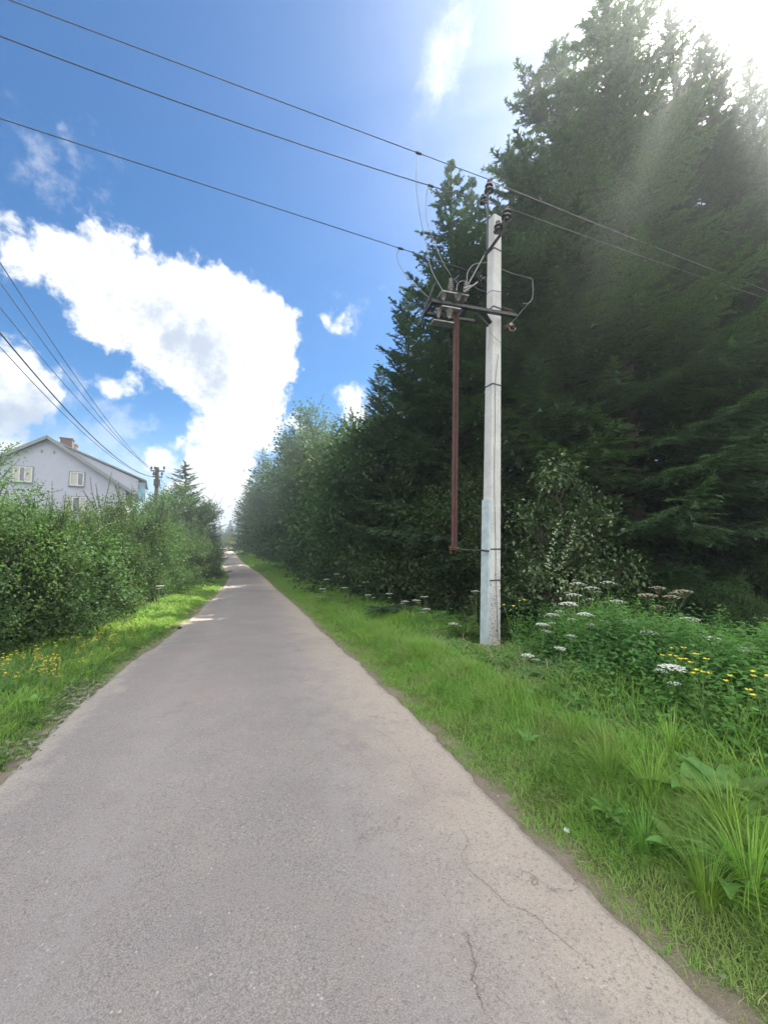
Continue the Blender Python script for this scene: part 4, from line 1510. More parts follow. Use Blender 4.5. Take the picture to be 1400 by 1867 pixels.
# ------------------------------------------------------------------ house
M_WALL = plain('pale_lilac_plaster', (0.40, 0.42, 0.50), .9, var=.04, scale=2, bump=.1)
M_ROOF = plain('grey_sheet_roof', (0.16, 0.17, 0.18), .6, var=.15, scale=3)
M_TRIM = plain('grey_green_fascia', (0.21, 0.24, 0.23), .7, var=.1, scale=3)
M_BRICK, b, out = new_mat('red_brick')
bt = b.n('ShaderNodeTexBrick')
tcx = b.n('ShaderNodeTexCoord').outputs['Object']
b.put(bt.inputs['Vector'], tcx)
bt.inputs['Scale'].default_value = 4.0
bt.inputs['Color1'].default_value = (.105, .055, .045, 1)
bt.inputs['Color2'].default_value = (.085, .045, .038, 1)
bt.inputs['Mortar'].default_value = (.24, .19, .16, 1)
p = b.n('ShaderNodeBsdfPrincipled')
b.put(p.inputs['Base Color'], bt.outputs[0])
p.inputs['Roughness'].default_value = .9
b.put(out.inputs[0], p.outputs[0])
M_WHITE = plain('white_window_frame', (0.58, 0.60, 0.62), .4, var=.04)
M_CURTAIN = plain('cream_curtain', (0.50, 0.49, 0.42), .9, var=.1, scale=9)
M_GLASS, b, out = new_mat('window_glass')
p = b.n('ShaderNodeBsdfPrincipled')
p.inputs['Base Color'].default_value = (.05, .07, .09, 1)
p.inputs['Roughness'].default_value = .06
p.inputs['Specular IOR Level'].default_value = .8
b.put(out.inputs[0], p.outputs[0])
M_BLUEGLASS, b, out = new_mat('sky_blue_glazing')
p = b.n('ShaderNodeBsdfPrincipled')
p.inputs['Base Color'].default_value = (.22, .48, .62, 1)
p.inputs['Roughness'].default_value = .08
p.inputs['Transmission Weight'].default_value = .6
b.put(out.inputs[0], p.outputs[0])

HY = 30.0
peak = at(88, 799, HY)
fdir = Vector((.862, .507, 0)).normalized()
rdir = Vector((-fdir.y, fdir.x, 0))
hz0 = gz(peak.x, HY) - .3
house = empty('house', (peak.x, peak.y, hz0), math.atan2(fdir.y, fdir.x), 'two storey pale lilac house with a grey pitched roof rising behind the left thicket', 'house')
PH = peak.z - hz0       # ridge height
HW = 5.3
SLP = .70
EZ = PH - HW * SLP
DEP = 9.0
mb = MB()
mb.add([(-HW, 0, 0), (HW, 0, 0), (HW, 0, EZ), (0, 0, PH - .12), (-HW, 0, EZ), (-HW, DEP, 0), (HW, DEP, 0), (HW, DEP, EZ), (0, DEP, PH - .12), (-HW, DEP, EZ)],
       [(0, 1, 2, 3, 4), (9, 8, 7, 6, 5), (0, 4, 9, 5), (1, 6, 7, 2), (2, 7, 8, 3), (3, 8, 9, 4)])
mb.build('wall', M_WALL, house)
roof = None
mb = MB()
OH = .5
for s in (-1, 1):
    a0, a1 = Vector((0, -.45, PH)), Vector((s * (HW + OH), -.45, PH - (HW + OH) * SLP))
    b0, b1 = a0 + Vector((0, DEP + .9, 0)), a1 + Vector((0, DEP + .9, 0))
    up_ = Vector((0, 0, .16))
    vs = [a0, a1, b1, b0, a0 + up_, a1 + up_, b1 + up_, b0 + up_]
    mb.add(vs, [(0, 1, 2, 3), (4, 7, 6, 5), (0, 4, 5, 1), (3, 2, 6, 7), (1, 5, 6, 2), (0, 3, 7, 4)])
roof = mb.build('roof', M_ROOF, house)
mb = MB()
for s in (-1, 1):
    mb.bar((0, -.47, PH + .02), (s * (HW + OH + .02), -.47, PH + .02 - (HW + OH + .02) * SLP), .05, .24)
mb.build('fascia', M_TRIM, roof)
for (v, hh, w) in ((2.6, .55, .8), (4.4, .45, .8)):
    mb = MB()
    cx = .55 if v < 2 else .75
    mb.box((cx, v, PH - .25 + hh / 2), (w, w, hh + .7))
    mb.box((cx, v, PH - .25 + hh + .30), (w + .12, w + .12, .12))
    mb.build('chimney', M_BRICK, roof)
# long shed dormer on the right slope, with a glazed end
x0_, x1_ = .9, 6.6
v0, v1 = 1.2, 7.5
zt0, zt1 = PH - .35, PH - .35 - (x1_ - x0_) * .44
mb = MB()
zb1 = PH - HW * SLP - .3
mb.add([(x0_, v0, zt0 - .35), (HW - .05, v0, zb1), (x1_ - .5, v0, zb1), (x1_ - .5, v0, zt1 - .02 + .22), (x0_, v0, zt0),
        (x0_, v1, zt0 - .35), (HW - .05, v1, zb1), (x1_ - .5, v1, zb1), (x1_ - .5, v1, zt1 - .02 + .22), (x0_, v1, zt0)],
       [(0, 1, 2, 3, 4), (9, 8, 7, 6, 5), (2, 7, 8, 3), (3, 8, 9, 4), (0, 5, 6, 1), (1, 6, 7, 2)])
mb.build('dormer', M_WALL, house)
mb = MB()
mb.bar((x0_ - .5, v0 - .2 + (v1 - v0 + .4) / 2, zt0 + .30), (x1_ + .2, v0 - .2 + (v1 - v0 + .4) / 2, zt1 + .0), v1 - v0 + .4, .12, roll=R(90))
mb.v = []; mb.f = []
ra, rb = Vector((x0_ - .6, v0 - .25, zt0 + .30)), Vector((x1_ + .15, v0 - .25, zt1 + .02))
q_ = Vector((0, v1 - v0 + .5, 0)); up_ = Vector((0, 0, .13))
mb.add([ra, rb, rb + q_, ra + q_, ra + up_, rb + up_, rb + q_ + up_, ra + q_ + up_], [(0, 1, 2, 3), (4, 7, 6, 5), (0, 4, 5, 1), (3, 2, 6, 7), (1, 5, 6, 2), (0, 3, 7, 4)])
mb.build('dormer_roof', M_ROOF, house)
mb = MB()
gx0, gx1 = x1_ - .5, x1_ + .05
for xx in (gx0 + .03, gx1):
    mb.box((xx, v0 + .03, (zt1 + zb1 - .6) / 2), (.07, .07, zt1 - zb1 + .6))
mb.box(((gx0 + gx1) / 2, v0 + .03, zb1 - .55), (gx1 - gx0, .07, .08))
mb.box((gx1, v0 + 2.0, zb1 - .55), (.07, 4.0, .08))
lg = mb.build('glazed_balcony', M_TRIM, house)
mb = MB()
mb.box(((gx0 + gx1) / 2, v0 + .03, (zt1 + zb1 - .55) / 2), (gx1 - gx0 - .1, .02, zt1 - zb1 + .45))
mb.build('pane', M_BLUEGLASS, lg)


def window(x0, x1, z0, z1, parts):
    """parts: fractions of the width with 'c' curtain or 'g' glass"""
    fr = MB()
    W_, y = .07, -.02
    fr.box(((x0 + x1) / 2, y - .01, z0 + W_ / 2), (x1 - x0, .10, W_))
    fr.box(((x0 + x1) / 2, y - .01, z1 - W_ / 2), (x1 - x0, .10, W_))
    xs = [x0] + [x0 + (x1 - x0) * f for f, _ in parts]
    for i, xx in enumerate(xs):
        xx = min(max(xx, x0 + W_ / 2), x1 - W_ / 2)
        fr.box((xx, y - .013, (z0 + z1) / 2), (W_, .10, z1 - z0 - 2 * W_))
    w = fr.build('window', M_WHITE, house)
    sl_ = MB()
    sl_.box(((x0 + x1) / 2, -.09, z0 - .05), (x1 - x0 + .16, .18, .05))
    sl_.build('sill', M_TRIM, w)
    sr = MB()
    for s, xx in ((-1, x0 - .04), (1, x1 + .04)): sr.box((xx, -.03, (z0 + z1) / 2), (.07, .07, z1 - z0 + .14))
    sr.box(((x0 + x1) / 2, -.03, z1 + .04), (x1 - x0, .07, .07))
    sr.build('surround', M_TRIM, w)
    for i, (f, k) in enumerate(parts):
        g_ = MB()
        g_.box(((xs[i] + xs[i + 1]) / 2, -.012, (z0 + z1) / 2), (xs[i + 1] - xs[i] - W_ * .8, .02, z1 - z0 - 2 * W_))
        g_.build('curtain' if k == 'c' else 'pane', M_CURTAIN if k == 'c' else M_GLASS, w)


hb = CAMZ - hz0
window(-1.93, -.80, 4.48 + hb, 5.66 + hb, [(.34, 'c'), (.62, 'g'), (1, 'c')])
window(1.50, 2.40, 4.42 + hb, 5.52 + hb, [(.55, 'c'), (1, 'g')])
window(1.22, 2.65, 2.25 + hb, 3.50 + hb, [(.38, 'c'), (.70, 'g'), (1, 'c')])
for xx in (-.33, .42):
    mb = MB()
    mb.box((xx, -.01, 7.0 + hb), (.14, .05, .26))
    mb.build('vent', M_GLASS, house)

# ------------------------------------------------------------------ car at the end of the road
M_CAR = plain('white_car_paint', (0.62, 0.64, 0.66), .25, var=.02)
M_TYRE = plain('tyre_rubber', (0.02, 0.02, 0.02), .8)
cy = 72.0
cp = at(389, 1004, cy)
car = empty('parked_car', (cp.x - .6, cy, gz(cp.x - .6, cy) + .02), R(200), 'white car half hidden by the hedge on the left where the road ends', 'car')
prof = [(-2.1, .35), (-2.15, .75), (-1.9, .92), (-1.25, .98), (-.75, 1.42), (.65, 1.45), (1.35, .98), (2.0, .85), (2.15, .6), (2.1, .32)]
mb = MB()
vs, fs = [], []
for s in (-.82, .82):
    for (x, z) in prof: vs.append((x, s * (0.86 if z > 1.2 else 1), z))
n = len(prof)
fs += [tuple(range(n - 1, -1, -1)), tuple(n + k for k in range(n))] + [(k, (k + 1) % n, n + (k + 1) % n, n + k) for k in range(n)]
mb.add(vs, fs)
mb.build('body', M_CAR, car, bevel=.06)
for s in (-1, 1):
    mb = MB()
    y = s * .80
    mb.add([(-1.1, y, 1.0), (1.15, y, 1.0), (.6, s * .735, 1.37), (-.7, s * .735, 1.37)], [(0, 1, 2, 3)])
    mb.v = [(a_, b_ + s * .012, c_) for a_, b_, c_ in mb.v]
    mb.build('side_window', M_GLASS, car)
    for x in (-1.3, 1.3):
        mb = MB()
        mb.lathe((x, s * .66, .32), (0, s, 0), [(0, .30), (.02, .32), (.17, .32), (.19, .28)], 16)
        w = mb.build('wheel', M_TYRE, car, smooth=40)
        mb = MB()
        mb.lathe((x, s * .845, .32), (0, s, 0), [(0, .19), (.012, .17), (.02, .05)], 12)
        mb.build('rim', M_GREYST, w, smooth=40)
mb = MB()
mb.add([(1.31, -.66, 1.02), (1.31, .66, 1.02), (.70, .6, 1.42), (.70, -.6, 1.42)], [(0, 1, 2, 3)])
mb.v = [(a_ + .02, b_, c_ + .015) for a_, b_, c_ in mb.v]
mb.build('windscreen', M_GLASS, car)
for s in (-.6, .6):
    mb = MB()
    mb.box((2.13, s, .70), (.06, .3, .14))
    mb.build('headlight', M_GLASS, car, bevel=.02)
print('built things done')

# ------------------------------------------------------------------ grass
def sample_strip(n, side, dmin, dmax, y0, y1, power=1.5, dbias=1.0):
    """points beside the road, density falling with distance as (1+Y/4)^-power"""
    ys = np.linspace(y0, y1, 4000)
    pdf = (1 + np.maximum(ys, 0) / 4.0)**-power
    cdf = np.cumsum(pdf); cdf /= cdf[-1]
    Y = np.interp(RNG.uniform(size=n), cdf, ys)
    d = dmin + (dmax - dmin) * RNG.uniform(size=n)**dbias
    l, r, z = road(Y)
    X = np.where(side > 0, r + d / .93, l - d / .93)
    return X, Y, d


def grass(name, X, Y, H, lean, w, label, mat, segs=3, rn=None, clump=True):
    n = len(X)
    Z = ground(X, Y) - .01
    w = w * RNG.choice([.7, 1.0, 1.0, 1.5], n)
    an = RNG.uniform(0, 6.283, n)
    if clump:   # neighbouring blades fall the same way
        an = an * .72 + 2.2 * wob(X, Y, 3.0, 1.3) + 1.6 * wob(X, Y, 9.0, .3)
    d = np.stack([np.cos(an), np.sin(an), np.zeros(n)], 1)
    sa = an + RNG.normal(1.57, .6, n)
    s = np.stack([np.cos(sa), np.sin(sa), np.zeros(n)], 1)
    ln = lean * RNG.uniform(.2, 1.3, n)
    P = np.stack([X, Y, Z], 1)
    ts = [0, .4, .75, 1.0] if segs == 3 else [0, .55, 1.0]
    k = len(ts)
    V = np.empty((n, 2 * (k - 1) + 1, 3), np.float32)
    for i, t in enumerate(ts):
        c = P + d * (H * ln * t**2)[:, None]
        c[:, 2] += H * (t - .45 * np.minimum(ln, 1.2) * t**2.2)
        ww = (w * (1 - .25 * t - .3 * t * t) / 2)[:, None]
        if i < k - 1:
            V[:, 2 * i] = c - s * ww
            V[:, 2 * i + 1] = c + s * ww
        else:
            V[:, 2 * i] = c
    m = 2 * (k - 1) + 1
    b_ = (np.arange(n) * m)[:, None]
    T = []
    for i in range(k - 2):
        T += [b_ + [2 * i, 2 * i + 1, 2 * i + 3], b_ + [2 * i, 2 * i + 3, 2 * i + 2]]
    T.append(b_ + [m - 3, m - 2, m - 1])
    rn = RNG.uniform(0, 1, n) if rn is None else rn
    return tag(link(name, np_mesh(name, V.reshape(-1, 3), np.concatenate(T), mat, {'rnd': np.repeat(rn, m)})), label, 'grass', kind='stuff')


def lod(Y, w0):
    return w0 * (1 + np.maximum(Y, 0) / 5.5)


def cat(*a):
    return [np.concatenate(q) for q in zip(*a)]


# short, dry grass along both road edges
X, Y, d = cat(sample_strip(150000, 1, .02, 1.15, .6, 60, 1.7), sample_strip(42000, -1, .0, .6, 1.8, 60, 1.5))
keep = RNG.uniform(size=len(X)) < sstep(-.08, .26, d + .16 * wob(X, Y, 5.0, 1.0) + .1 * wob(X, Y, 17.0, 2.0))
X, Y, d = X[keep], Y[keep], d[keep]
Hh = (.045 + .15 * sstep(.1, 1.0, d)) * RNG.uniform(.5, 1.5, len(X)) * (1 + .3 * wob(X, Y, 3.3, .5))
grass('verge_grass', X, Y, Hh, 1.0, lod(Y, .0028), 'short dry grass thinning out towards the edges of the asphalt', M_SHORT, 2)

# lush grass
X, Y, d = cat(sample_strip(150000, 1, .45, 4.6, .5, 75, 1.45, 1.15), sample_strip(50000, -1, .3, 2.6, 1.2, 75, 1.35, 1.1))
Hh = (.12 + .24 * sstep(.7, 1.9, d)) * RNG.uniform(.5, 1.3, len(X)) * (1 + .35 * wob(X, Y, 1.9, .9))
Hh = np.where(X < road(Y)[0], np.minimum(Hh, .26), Hh)
Hh = np.maximum(Hh, .07) * np.where(Y > 12, .85, 1)
leafy = (d > 1.45) & (Y < 8) & (X > 0) & (RNG.uniform(size=len(X)) < .55)      # weeds crowd the grass out here
X, Y, Hh, d = X[~leafy], Y[~leafy], Hh[~leafy], d[~leafy]
trod = sstep(1.5, .6, np.hypot(X - pole_base.x + .35, (Y - pole_base.y + 1.0) * .55))    # trodden patch in front of the pole
Hh = Hh * (1 - .62 * trod)
grass('tall_grass', X, Y, Hh, .8, lod(Y, .0046), 'lush green grass growing beyond the short verge on both sides', M_GRASS, 3)

M_STRAW = leaf_mat('dry_straw', (0.30, 0.27, 0.14), (0.46, 0.42, 0.24), None, trans=.2)
X, Y, d = cat(sample_strip(7000, 1, .05, 3.2, .6, 30, 1.6), sample_strip(3000, -1, .05, 1.6, 1.8, 30, 1.4))
grass('dead_grass', X, Y, (.05 + .22 * sstep(.3, 1.6, d)) * RNG.uniform(.5, 1.4, len(X)), 1.5, lod(Y, .0028), 'dead straw coloured stalks tangled in the green grass', M_STRAW, 3, clump=False)

# ------------------------------------------------------------------ low leafy ground cover between the grass
def weed_mesh(n, X, Y, Hh, ls, mat, name, label):
    Z = ground(X, Y)
    P, D, N, L, Rr = [], [], [], [], []
    for i in range(n):
        H = Hh[i]
        m = max(3, int(H / .055))
        lean = RNG.normal(0, .12, 2)
        ph = RNG.uniform(0, 6.28)
        t = np.repeat(np.linspace(.15, 1, m), 2)
        an = ph + np.repeat(np.arange(m) * 1.57, 2) + np.tile([0, math.pi], m)
        base = np.stack([X[i] + lean[0] * t * H, Y[i] + lean[1] * t * H, Z[i] + H * t], 1)
        out = np.stack([np.cos(an), np.sin(an), .25 + .4 * (t - .6) + RNG.normal(0, .15, len(t))], 1)
        P.append(base + out * .012); D.append(out); N.append(np.tile([0, 0, 1.0], (len(t), 1)) + RNG.normal(0, .2, (len(t), 3)))
        L.append(ls[i] * (1.15 - .55 * t) * RNG.uniform(.8, 1.2, len(t)))
        Rr.append(np.full(len(t), RNG.uniform()) * .6 + .4 * RNG.uniform(size=len(t)))
    P, D, N, L, Rr = map(np.concatenate, (P, D, N, L, Rr))
    V, T = leaves(P, D, N, L, L * .58, fold=.2, droop=.25)
    return tag(link(name, np_mesh(name, V, T, mat, {'rnd': np.repeat(Rr, 6)})), label, 'undergrowth', kind='stuff')


X, Y, d = cat(sample_strip(2600, 1, 1.35, 4.6, .7, 7, 1.2, .8), sample_strip(5200, 1, .95, 5.4, .8, 26, 1.4, .9), sample_strip(420, -1, .7, 2.2, 2, 20, 1.2, .8))
patch = np.where(Y < 9, sstep(.28, .42, X / Y), .25)
Hh = (.14 + (.12 + .46 * patch) * sstep(1.4, 2.8, d)) * RNG.uniform(.55, 1.25, len(X)) * (1 + .3 * wob(X, Y, 1.2, 2.9))
trod = sstep(1.4, .7, np.hypot(X - pole_base.x + .3, (Y - pole_base.y + .9) * .55))
Hh = Hh * (1 - .6 * trod)
weed_mesh(len(X), X, Y, np.maximum(Hh, .08), .085 + .05 * RNG.uniform(size=len(X)), M_WEED, 'nettles', 'leafy nettles and ground elder filling the gaps between the tall grass')
X, Y, d = cat(sample_strip(1500, 1, .35, 1.9, .7, 12, 1.5), sample_strip(900, -1, .12, .9, 1.8, 12, 1.3))
weed_mesh(len(X), X, Y, np.full(len(X), .05) * RNG.uniform(.8, 1.6, len(X)), .035 + .03 * RNG.uniform(size=len(X)), M_WEED, 'clover', 'small clover and plantain leaves low in the short grass')


# ------------------------------------------------------------------ single plants
def disc_blobs(rng, mbp, c, r, nb_, dome=.25, size=.16):
    """an umbel: umbellets of tiny petals on a shallow dome"""
    c = Vector(c)
    pts = [(0, 0)]
    for i in range(1, nb_):
        rr = math.sqrt(i / nb_) * r
        pts.append((math.cos(i * 2.4) * rr, math.sin(i * 2.4) * rr))
    for x, y in pts:
        o_ = c + Vector((x, y, dome * r * (1 - (x * x + y * y) / (r * r))))
        for k in range(9):
            a = rng.uniform(0, 6.28)
            q_ = rng.uniform(0, r * size)
            e = o_ + Vector((math.cos(a) * q_, math.sin(a) * q_, rng.uniform(-.2, .35) * r * size))
            s = r * .085 * rng.uniform(.7, 1.3)
            t = rng.uniform(0, 6.28)
            v = [e + Vector((math.cos(t + j * 1.57) * s, math.sin(t + j * 1.57) * s, rng.uniform(-.15, .15) * s)) for j in range(4)]
            mbp.add(v, [(0, 1, 2, 3)])
    return [c + Vector((x, y, dome * r * (1 - (x * x + y * y) / (r * r)) - .006)) for x, y in pts]


def make_umbel(seed, H, heads, petal, stemm, leaves_=True, name='white_umbel_flower'):
    """heads: (dx, dy, z, radius, blobs)"""
    rng = random.Random(seed)
    root = empty(name, (0, -200, 0))
    st = MB()
    mx, my, mz = heads[0][:3]
    st.tube([(0, 0, -.05), (mx * .4, my * .4, mz * .5), (mx, my, mz - .09)], [.007, .0055, .004], 6)
    for i, (dx, dy, z, r, nb_) in enumerate(heads):
        r *= 1.3
        hd = MB()
        ends = disc_blobs(rng, hd, (dx, dy, z), r, nb_)
        fk = Vector((dx, dy, z - max(.05, r * .75)))
        for e in ends: st.tube([fk, e], [.0012, .0008], 3, cap=False)
        if i:
            t = rng.uniform(.45, .62)
            b0 = Vector((mx * t, my * t, mz * t))
            st.tube([b0, b0.lerp(fk, .5) + Vector((0, 0, -.03)), fk], [.004, .0032, .0025], 5, cap=False)
        hd.build('umbel', petal, root)
    st.build('stem', stemm, root, smooth=60)
    if leaves_:
        g = np.random.default_rng(seed)
        P, D, N, L = [], [], [], []
        for k in range(5):
            a = k * 1.26 + g.uniform(0, .5)
            dr = np.array([math.cos(a), math.sin(a), .35])
            z0 = H * g.uniform(.08, .45)
            ln = H * g.uniform(.22, .34)
            for t in np.linspace(.3, 1, 8):
                for sg in (-1, 1):
                    sd = np.array([-dr[1], dr[0], 0]) * sg
                    P.append(np.array([0, 0, z0]) + dr * ln * t - np.array([0, 0, .3 * ln * t * t]))
                    D.append(dr * .6 + sd * (1.1 - .6 * t) + g.normal(0, .15, 3)); N.append([0, 0, 1.0]); L.append(ln * .36 * (1.15 - .6 * t))
        P, D, N, L = np.array(P), np.array(D), np.array(N), np.array(L)
        V, T = leaves(P, D, N, L, L * .5)
        link('leaves', np_mesh('umbel_leaves', V, T, M_WEED, {'rnd': np.full(len(V), .4)}), root)
    return root


UM1 = make_umbel(1, 1.1, [(0.02, 0, 1.1, .105, 26), (.17, .05, .96, .06, 14), (-.15, .09, .90, .05, 12)], M_PETAL, M_STEM)
UM2 = make_umbel(2, 1.0, [(0, 0.02, 1.0, .075, 18), (-.13, 0, .88, .045, 10)], M_PETAL, M_STEM)
UM3 = make_umbel(3, 1.45, [(.05, 0, 1.45, .085, 20), (-.30, .05, 1.40, .10, 22), (.22, .03, 1.34, .10, 22), (-.08, .1, 1.33, .09, 20), (.02, -.06, 1.16, .08, 18), (-.2, 0, 1.37, .07, 16)], M_PETAL2, M_DRYSTEM)


def umbel(proto, H0, px, py, Y, label, s=None, cat='wildflower', group=None):
    p = at(px, py, Y)
    h = p.z - gz(p.x, Y)
    sc_ = max(.3, h / H0)
    w = s or min(1.15, max(.7, sc_))
    return place(proto, p.x, Y, (w, w, sc_), None, label, group, cat, dz=0)


umbel(UM3, 1.45, 1205, 1073, 4.9, 'tall dry many headed umbel plant, the tallest flower on the right')
umbel(UM1, 1.1, 1066, 1121, 5.0, 'bright white flat umbel just above the weeds right of the concrete pole')
umbel(UM1, 1.1, 1186, 1155, 4.3, 'bright white flat umbel below the tall dry umbel plant')
umbel(UM1, 1.1, 1229, 1219, 3.3, 'lowest white umbel with loose florets near the yellow flowers at right')
umbel(UM2, 1.0, 962, 1200, 4.4, 'creamy white umbel standing alone in front of the pole foot')
umbel(UM2, 1.0, 1019, 1182, 4.7, 'pale umbel between the lone creamy one and the bright flat one')
umbel(UM2, 1.0, 1041, 1160, 5.0, 'small pale umbel just under the bright flat one, half in the leaves')
umbel(UM1, 1.1, 988, 1139, 5.6, 'greenish wide umbel on a straight stalk right of the pole foot')
umbel(UM2, 1.0, 1052, 1066, 5.8, 'upper left umbel of the small cluster against the dark bush')
umbel(UM2, 1.0, 1044, 1086, 5.6, 'umbel just under the upper left one against the dark bush')
umbel(UM2, 1.0, 1082, 1074, 5.7, 'greyish umbel in the middle of the cluster against the dark bush')
umbel(UM2, 1.0, 1107, 1064, 5.8, 'flat umbel at the upper right of the cluster against the dark bush')
umbel(UM1, 1.1, 1038, 1103, 5.3, 'fading brownish umbel above the bright flat one')
umbel(UM2, 1.0, 1100, 1134, 5.2, 'tiny umbel between the bright flat one and the grey one to its right')
umbel(UM2, 1.0, 1149, 1133, 4.9, 'greyish umbel left of the tall dry umbel plant')
umbel(UM1, 1.1, 1355, 1185, 3.9, 'white umbel near the right edge above the yellow flowers')
for px, py, Y, lab in ((1128, 1098, 5.3, 'umbel between the dark bush cluster and the tall dry umbel plant'), (1262, 1130, 4.6, 'small white umbel right of the tall dry umbel plant'), (1300, 1165, 4.2, 'white umbel over the yellow flower heads at right'), (1010, 1122, 5.6, 'umbel left of the fading brownish one'), (594, 1057, 14, 'largest white umbel of the far row by the dark hollow'), (613, 1047, 14.5, 'highest white umbel of the far row by the dark hollow'),
                       (589, 1074, 13, 'lowest left umbel of the far row by the dark hollow'), (629, 1072, 12.5, 'umbel at the right end of the far row'),
                       (667, 1062, 12, 'white umbel alone in front of the dark hazel bush'), (671, 1085, 10.5, 'low white umbel at the grass edge below the dark hazel bush'),
                       (711, 1083, 10, 'faint umbel at the grass edge between the hazel bushes'), (737, 1097, 9, 'left umbel of the row left of the red rod foot'),
                       (757, 1095, 9.1, 'second umbel of the row left of the red rod foot'), (774, 1089, 9.2, 'highest umbel of the row left of the red rod foot'),
                       (779, 1111, 8.4, 'umbel just below the row left of the red rod foot'), (826, 1137, 7.3, 'bright white umbel left of the concrete pole below the red rod'),
                       (866, 1079, 7.9, 'umbel right beside the concrete pole guard'), (290, 1069, 12.0, 'single white umbel in front of the left thicket'),
                       (560, 1046, 19, 'distant umbel where the far row begins'), (700, 1068, 11.4, 'umbel half hidden by the dark hazel bush')):
    umbel(UM2, 1.0, px, py, Y, lab, s=1.0 if Y < 11 else 1.3)


# yellow flowers on tall leafy stalks
def make_yellow(seed, H, nf, name, fr=.02, leafy=True, low=.6, mat=M_WEED):
    rng = random.Random(seed)
    g = np.random.default_rng(seed)
    root = empty(name, (0, -200, 0))
    st = MB()
    for k in range(nf):
        fl = MB()
        a = rng.uniform(0, 6.28)
        q_ = rng.uniform(.1, .30) * H * .6
        tip = Vector((math.cos(a) * q_, math.sin(a) * q_, H * rng.uniform(low, 1.0)))
        st.tube([(0, 0, -.03), (tip.x * .3, tip.y * .3, tip.z * .55), tip], [.003, .0025, .0018], 4, cap=False)
        for j in range(6):
            t = j * 1.05 + rng.uniform(0, .3)
            e1, e2 = t - .5, t + .5
            tt = Vector((rng.uniform(-.3, .3), rng.uniform(-.3, .3), 0)) * fr
            fl.add([tip, tip + Vector((math.cos(e1) * fr * .8, math.sin(e1) * fr * .8, fr * .35)) + tt, tip + Vector((math.cos(t) * fr * 1.15, math.sin(t) * fr * 1.15, fr * .5)) + tt,
                    tip + Vector((math.cos(e2) * fr * .8, math.sin(e2) * fr * .8, fr * .35)) + tt], [(0, 1, 2, 3)])
        fl.build('flower', M_YELLOW, root)
    st.build('stem', M_STEM, root)
    if leafy:
        n = int(60 * H)
        an = g.uniform(0, 6.28, n)
        z = g.uniform(.12, .85, n) * H
        P = np.stack([np.cos(an) * .05 * H, np.sin(an) * .05 * H, z], 1)
        D = np.stack([np.cos(an), np.sin(an), g.normal(.35, .25, n)], 1)
        L = g.uniform(.06, .12, n) * min(1, H)
        V, T = leaves(P, D, np.tile([0, 0, 1.0], (n, 1)) + g.normal(0, .3, (n, 3)), L, L * .4)
        link('leaves', np_mesh('stalk_leaves', V, T, mat, {'rnd': np.repeat(g.uniform(0, 1, n), 6)}), root)
    return root


YT = make_yellow(5, .95, 4, 'yellow_stalk_flower', fr=.028, low=.86)
for px, py, Y, lab in ((938, 1090, 6.3, 'yellow flower stalk in shade just right of the concrete pole'), (1270, 1192, 3.9, 'brightest yellow flower head below the tall dry umbel plant'),
                       (1247, 1184, 4.0, 'yellow flower head left of the brightest one'), (1278, 1214, 3.6, 'small yellow flower head just under the brightest one'),
                       (1347, 1238, 3.3, 'orange yellow flower head low near the right edge'), (1388, 1218, 3.4, 'yellow flower head at the right edge'),
                       (1225, 1178, 4.2, 'pale yellow flower head nearest the dry umbel stalks')):
    umbel(YT, .95, px, py, Y * .82, lab, cat='wildflower')

BC = make_yellow(8, .25, 5, 'buttercup', fr=.011, leafy=True, low=.75, mat=M_GRASS)
k = 0
spots = [(RNG.normal(195, 28), RNG.normal(1172, 14)) for _ in range(34)] + [(RNG.uniform(0, 170), 0) for _ in range(34)] + [(RNG.uniform(210, 262), RNG.uniform(1140, 1160)) for _ in range(6)]
for px, py in spots:
    if py == 0: py = 1222 - px * .10 + RNG.uniform(-14, 40)
    g_ = hit(px, py + 12)
    if rdist(g_.x, g_.y)[0] < .25: continue
    place(BC, g_.x, g_.y, RNG.uniform(.7, 1.2), None, 'small yellow buttercup plant in the grass below the left thicket', 'buttercups on the left verge', 'wildflower', dz=0)


# ferns, docks and grass tussocks
def make_fern(seed, n_fr, Lf, name='fern'):
    g = np.random.default_rng(seed)
    root = empty(name, (0, -200, 0))
    P, D, N, L = [], [], [], []
    sb = MB()
    for k in range(n_fr):
        a = k * 6.283 / n_fr + g.uniform(-.2, .2)
        dr = np.array([math.cos(a), math.sin(a), 0])
        sd = np.array([-math.sin(a), math.cos(a), 0])
        el = g.uniform(.75, 1.25)
        t = np.linspace(.12, 1, 22)
        c = dr * (Lf * (.25 * t + .62 * t**2 * (1.4 - el * .3)))[:, None] + np.array([0, 0, 1]) * (Lf * (el * t - .62 * t**2.2))[:, None]
        sb.tube([tuple(q) for q in c[::5]], .003, 4, cap=False)
        for sg in (-1, 1):
            P.append(c); D.append(sd * sg + dr * .45 + np.array([0, 0, .1]) + g.normal(0, .06, c.shape)); N.append(np.tile([0, 0, 1.0], (len(t), 1)) - dr * .3)
            L.append(Lf * .20 * np.sin(np.pi * np.clip(t * .9 + .1, 0, 1))**.8 + .008)
    P, D, N, L = map(np.concatenate, (P, D, N, L))
    V, T = leaves(P, D, N, L, np.full(len(L), Lf * .035) + L * .1, fold=.05, droop=.1)
    link('fronds', np_mesh('fronds', V, T, M_FERN, {'rnd': np.repeat(g.uniform(0, 1, len(L)), 6)}), root)
    sb.build('stalks', M_STEM, root)
    return root


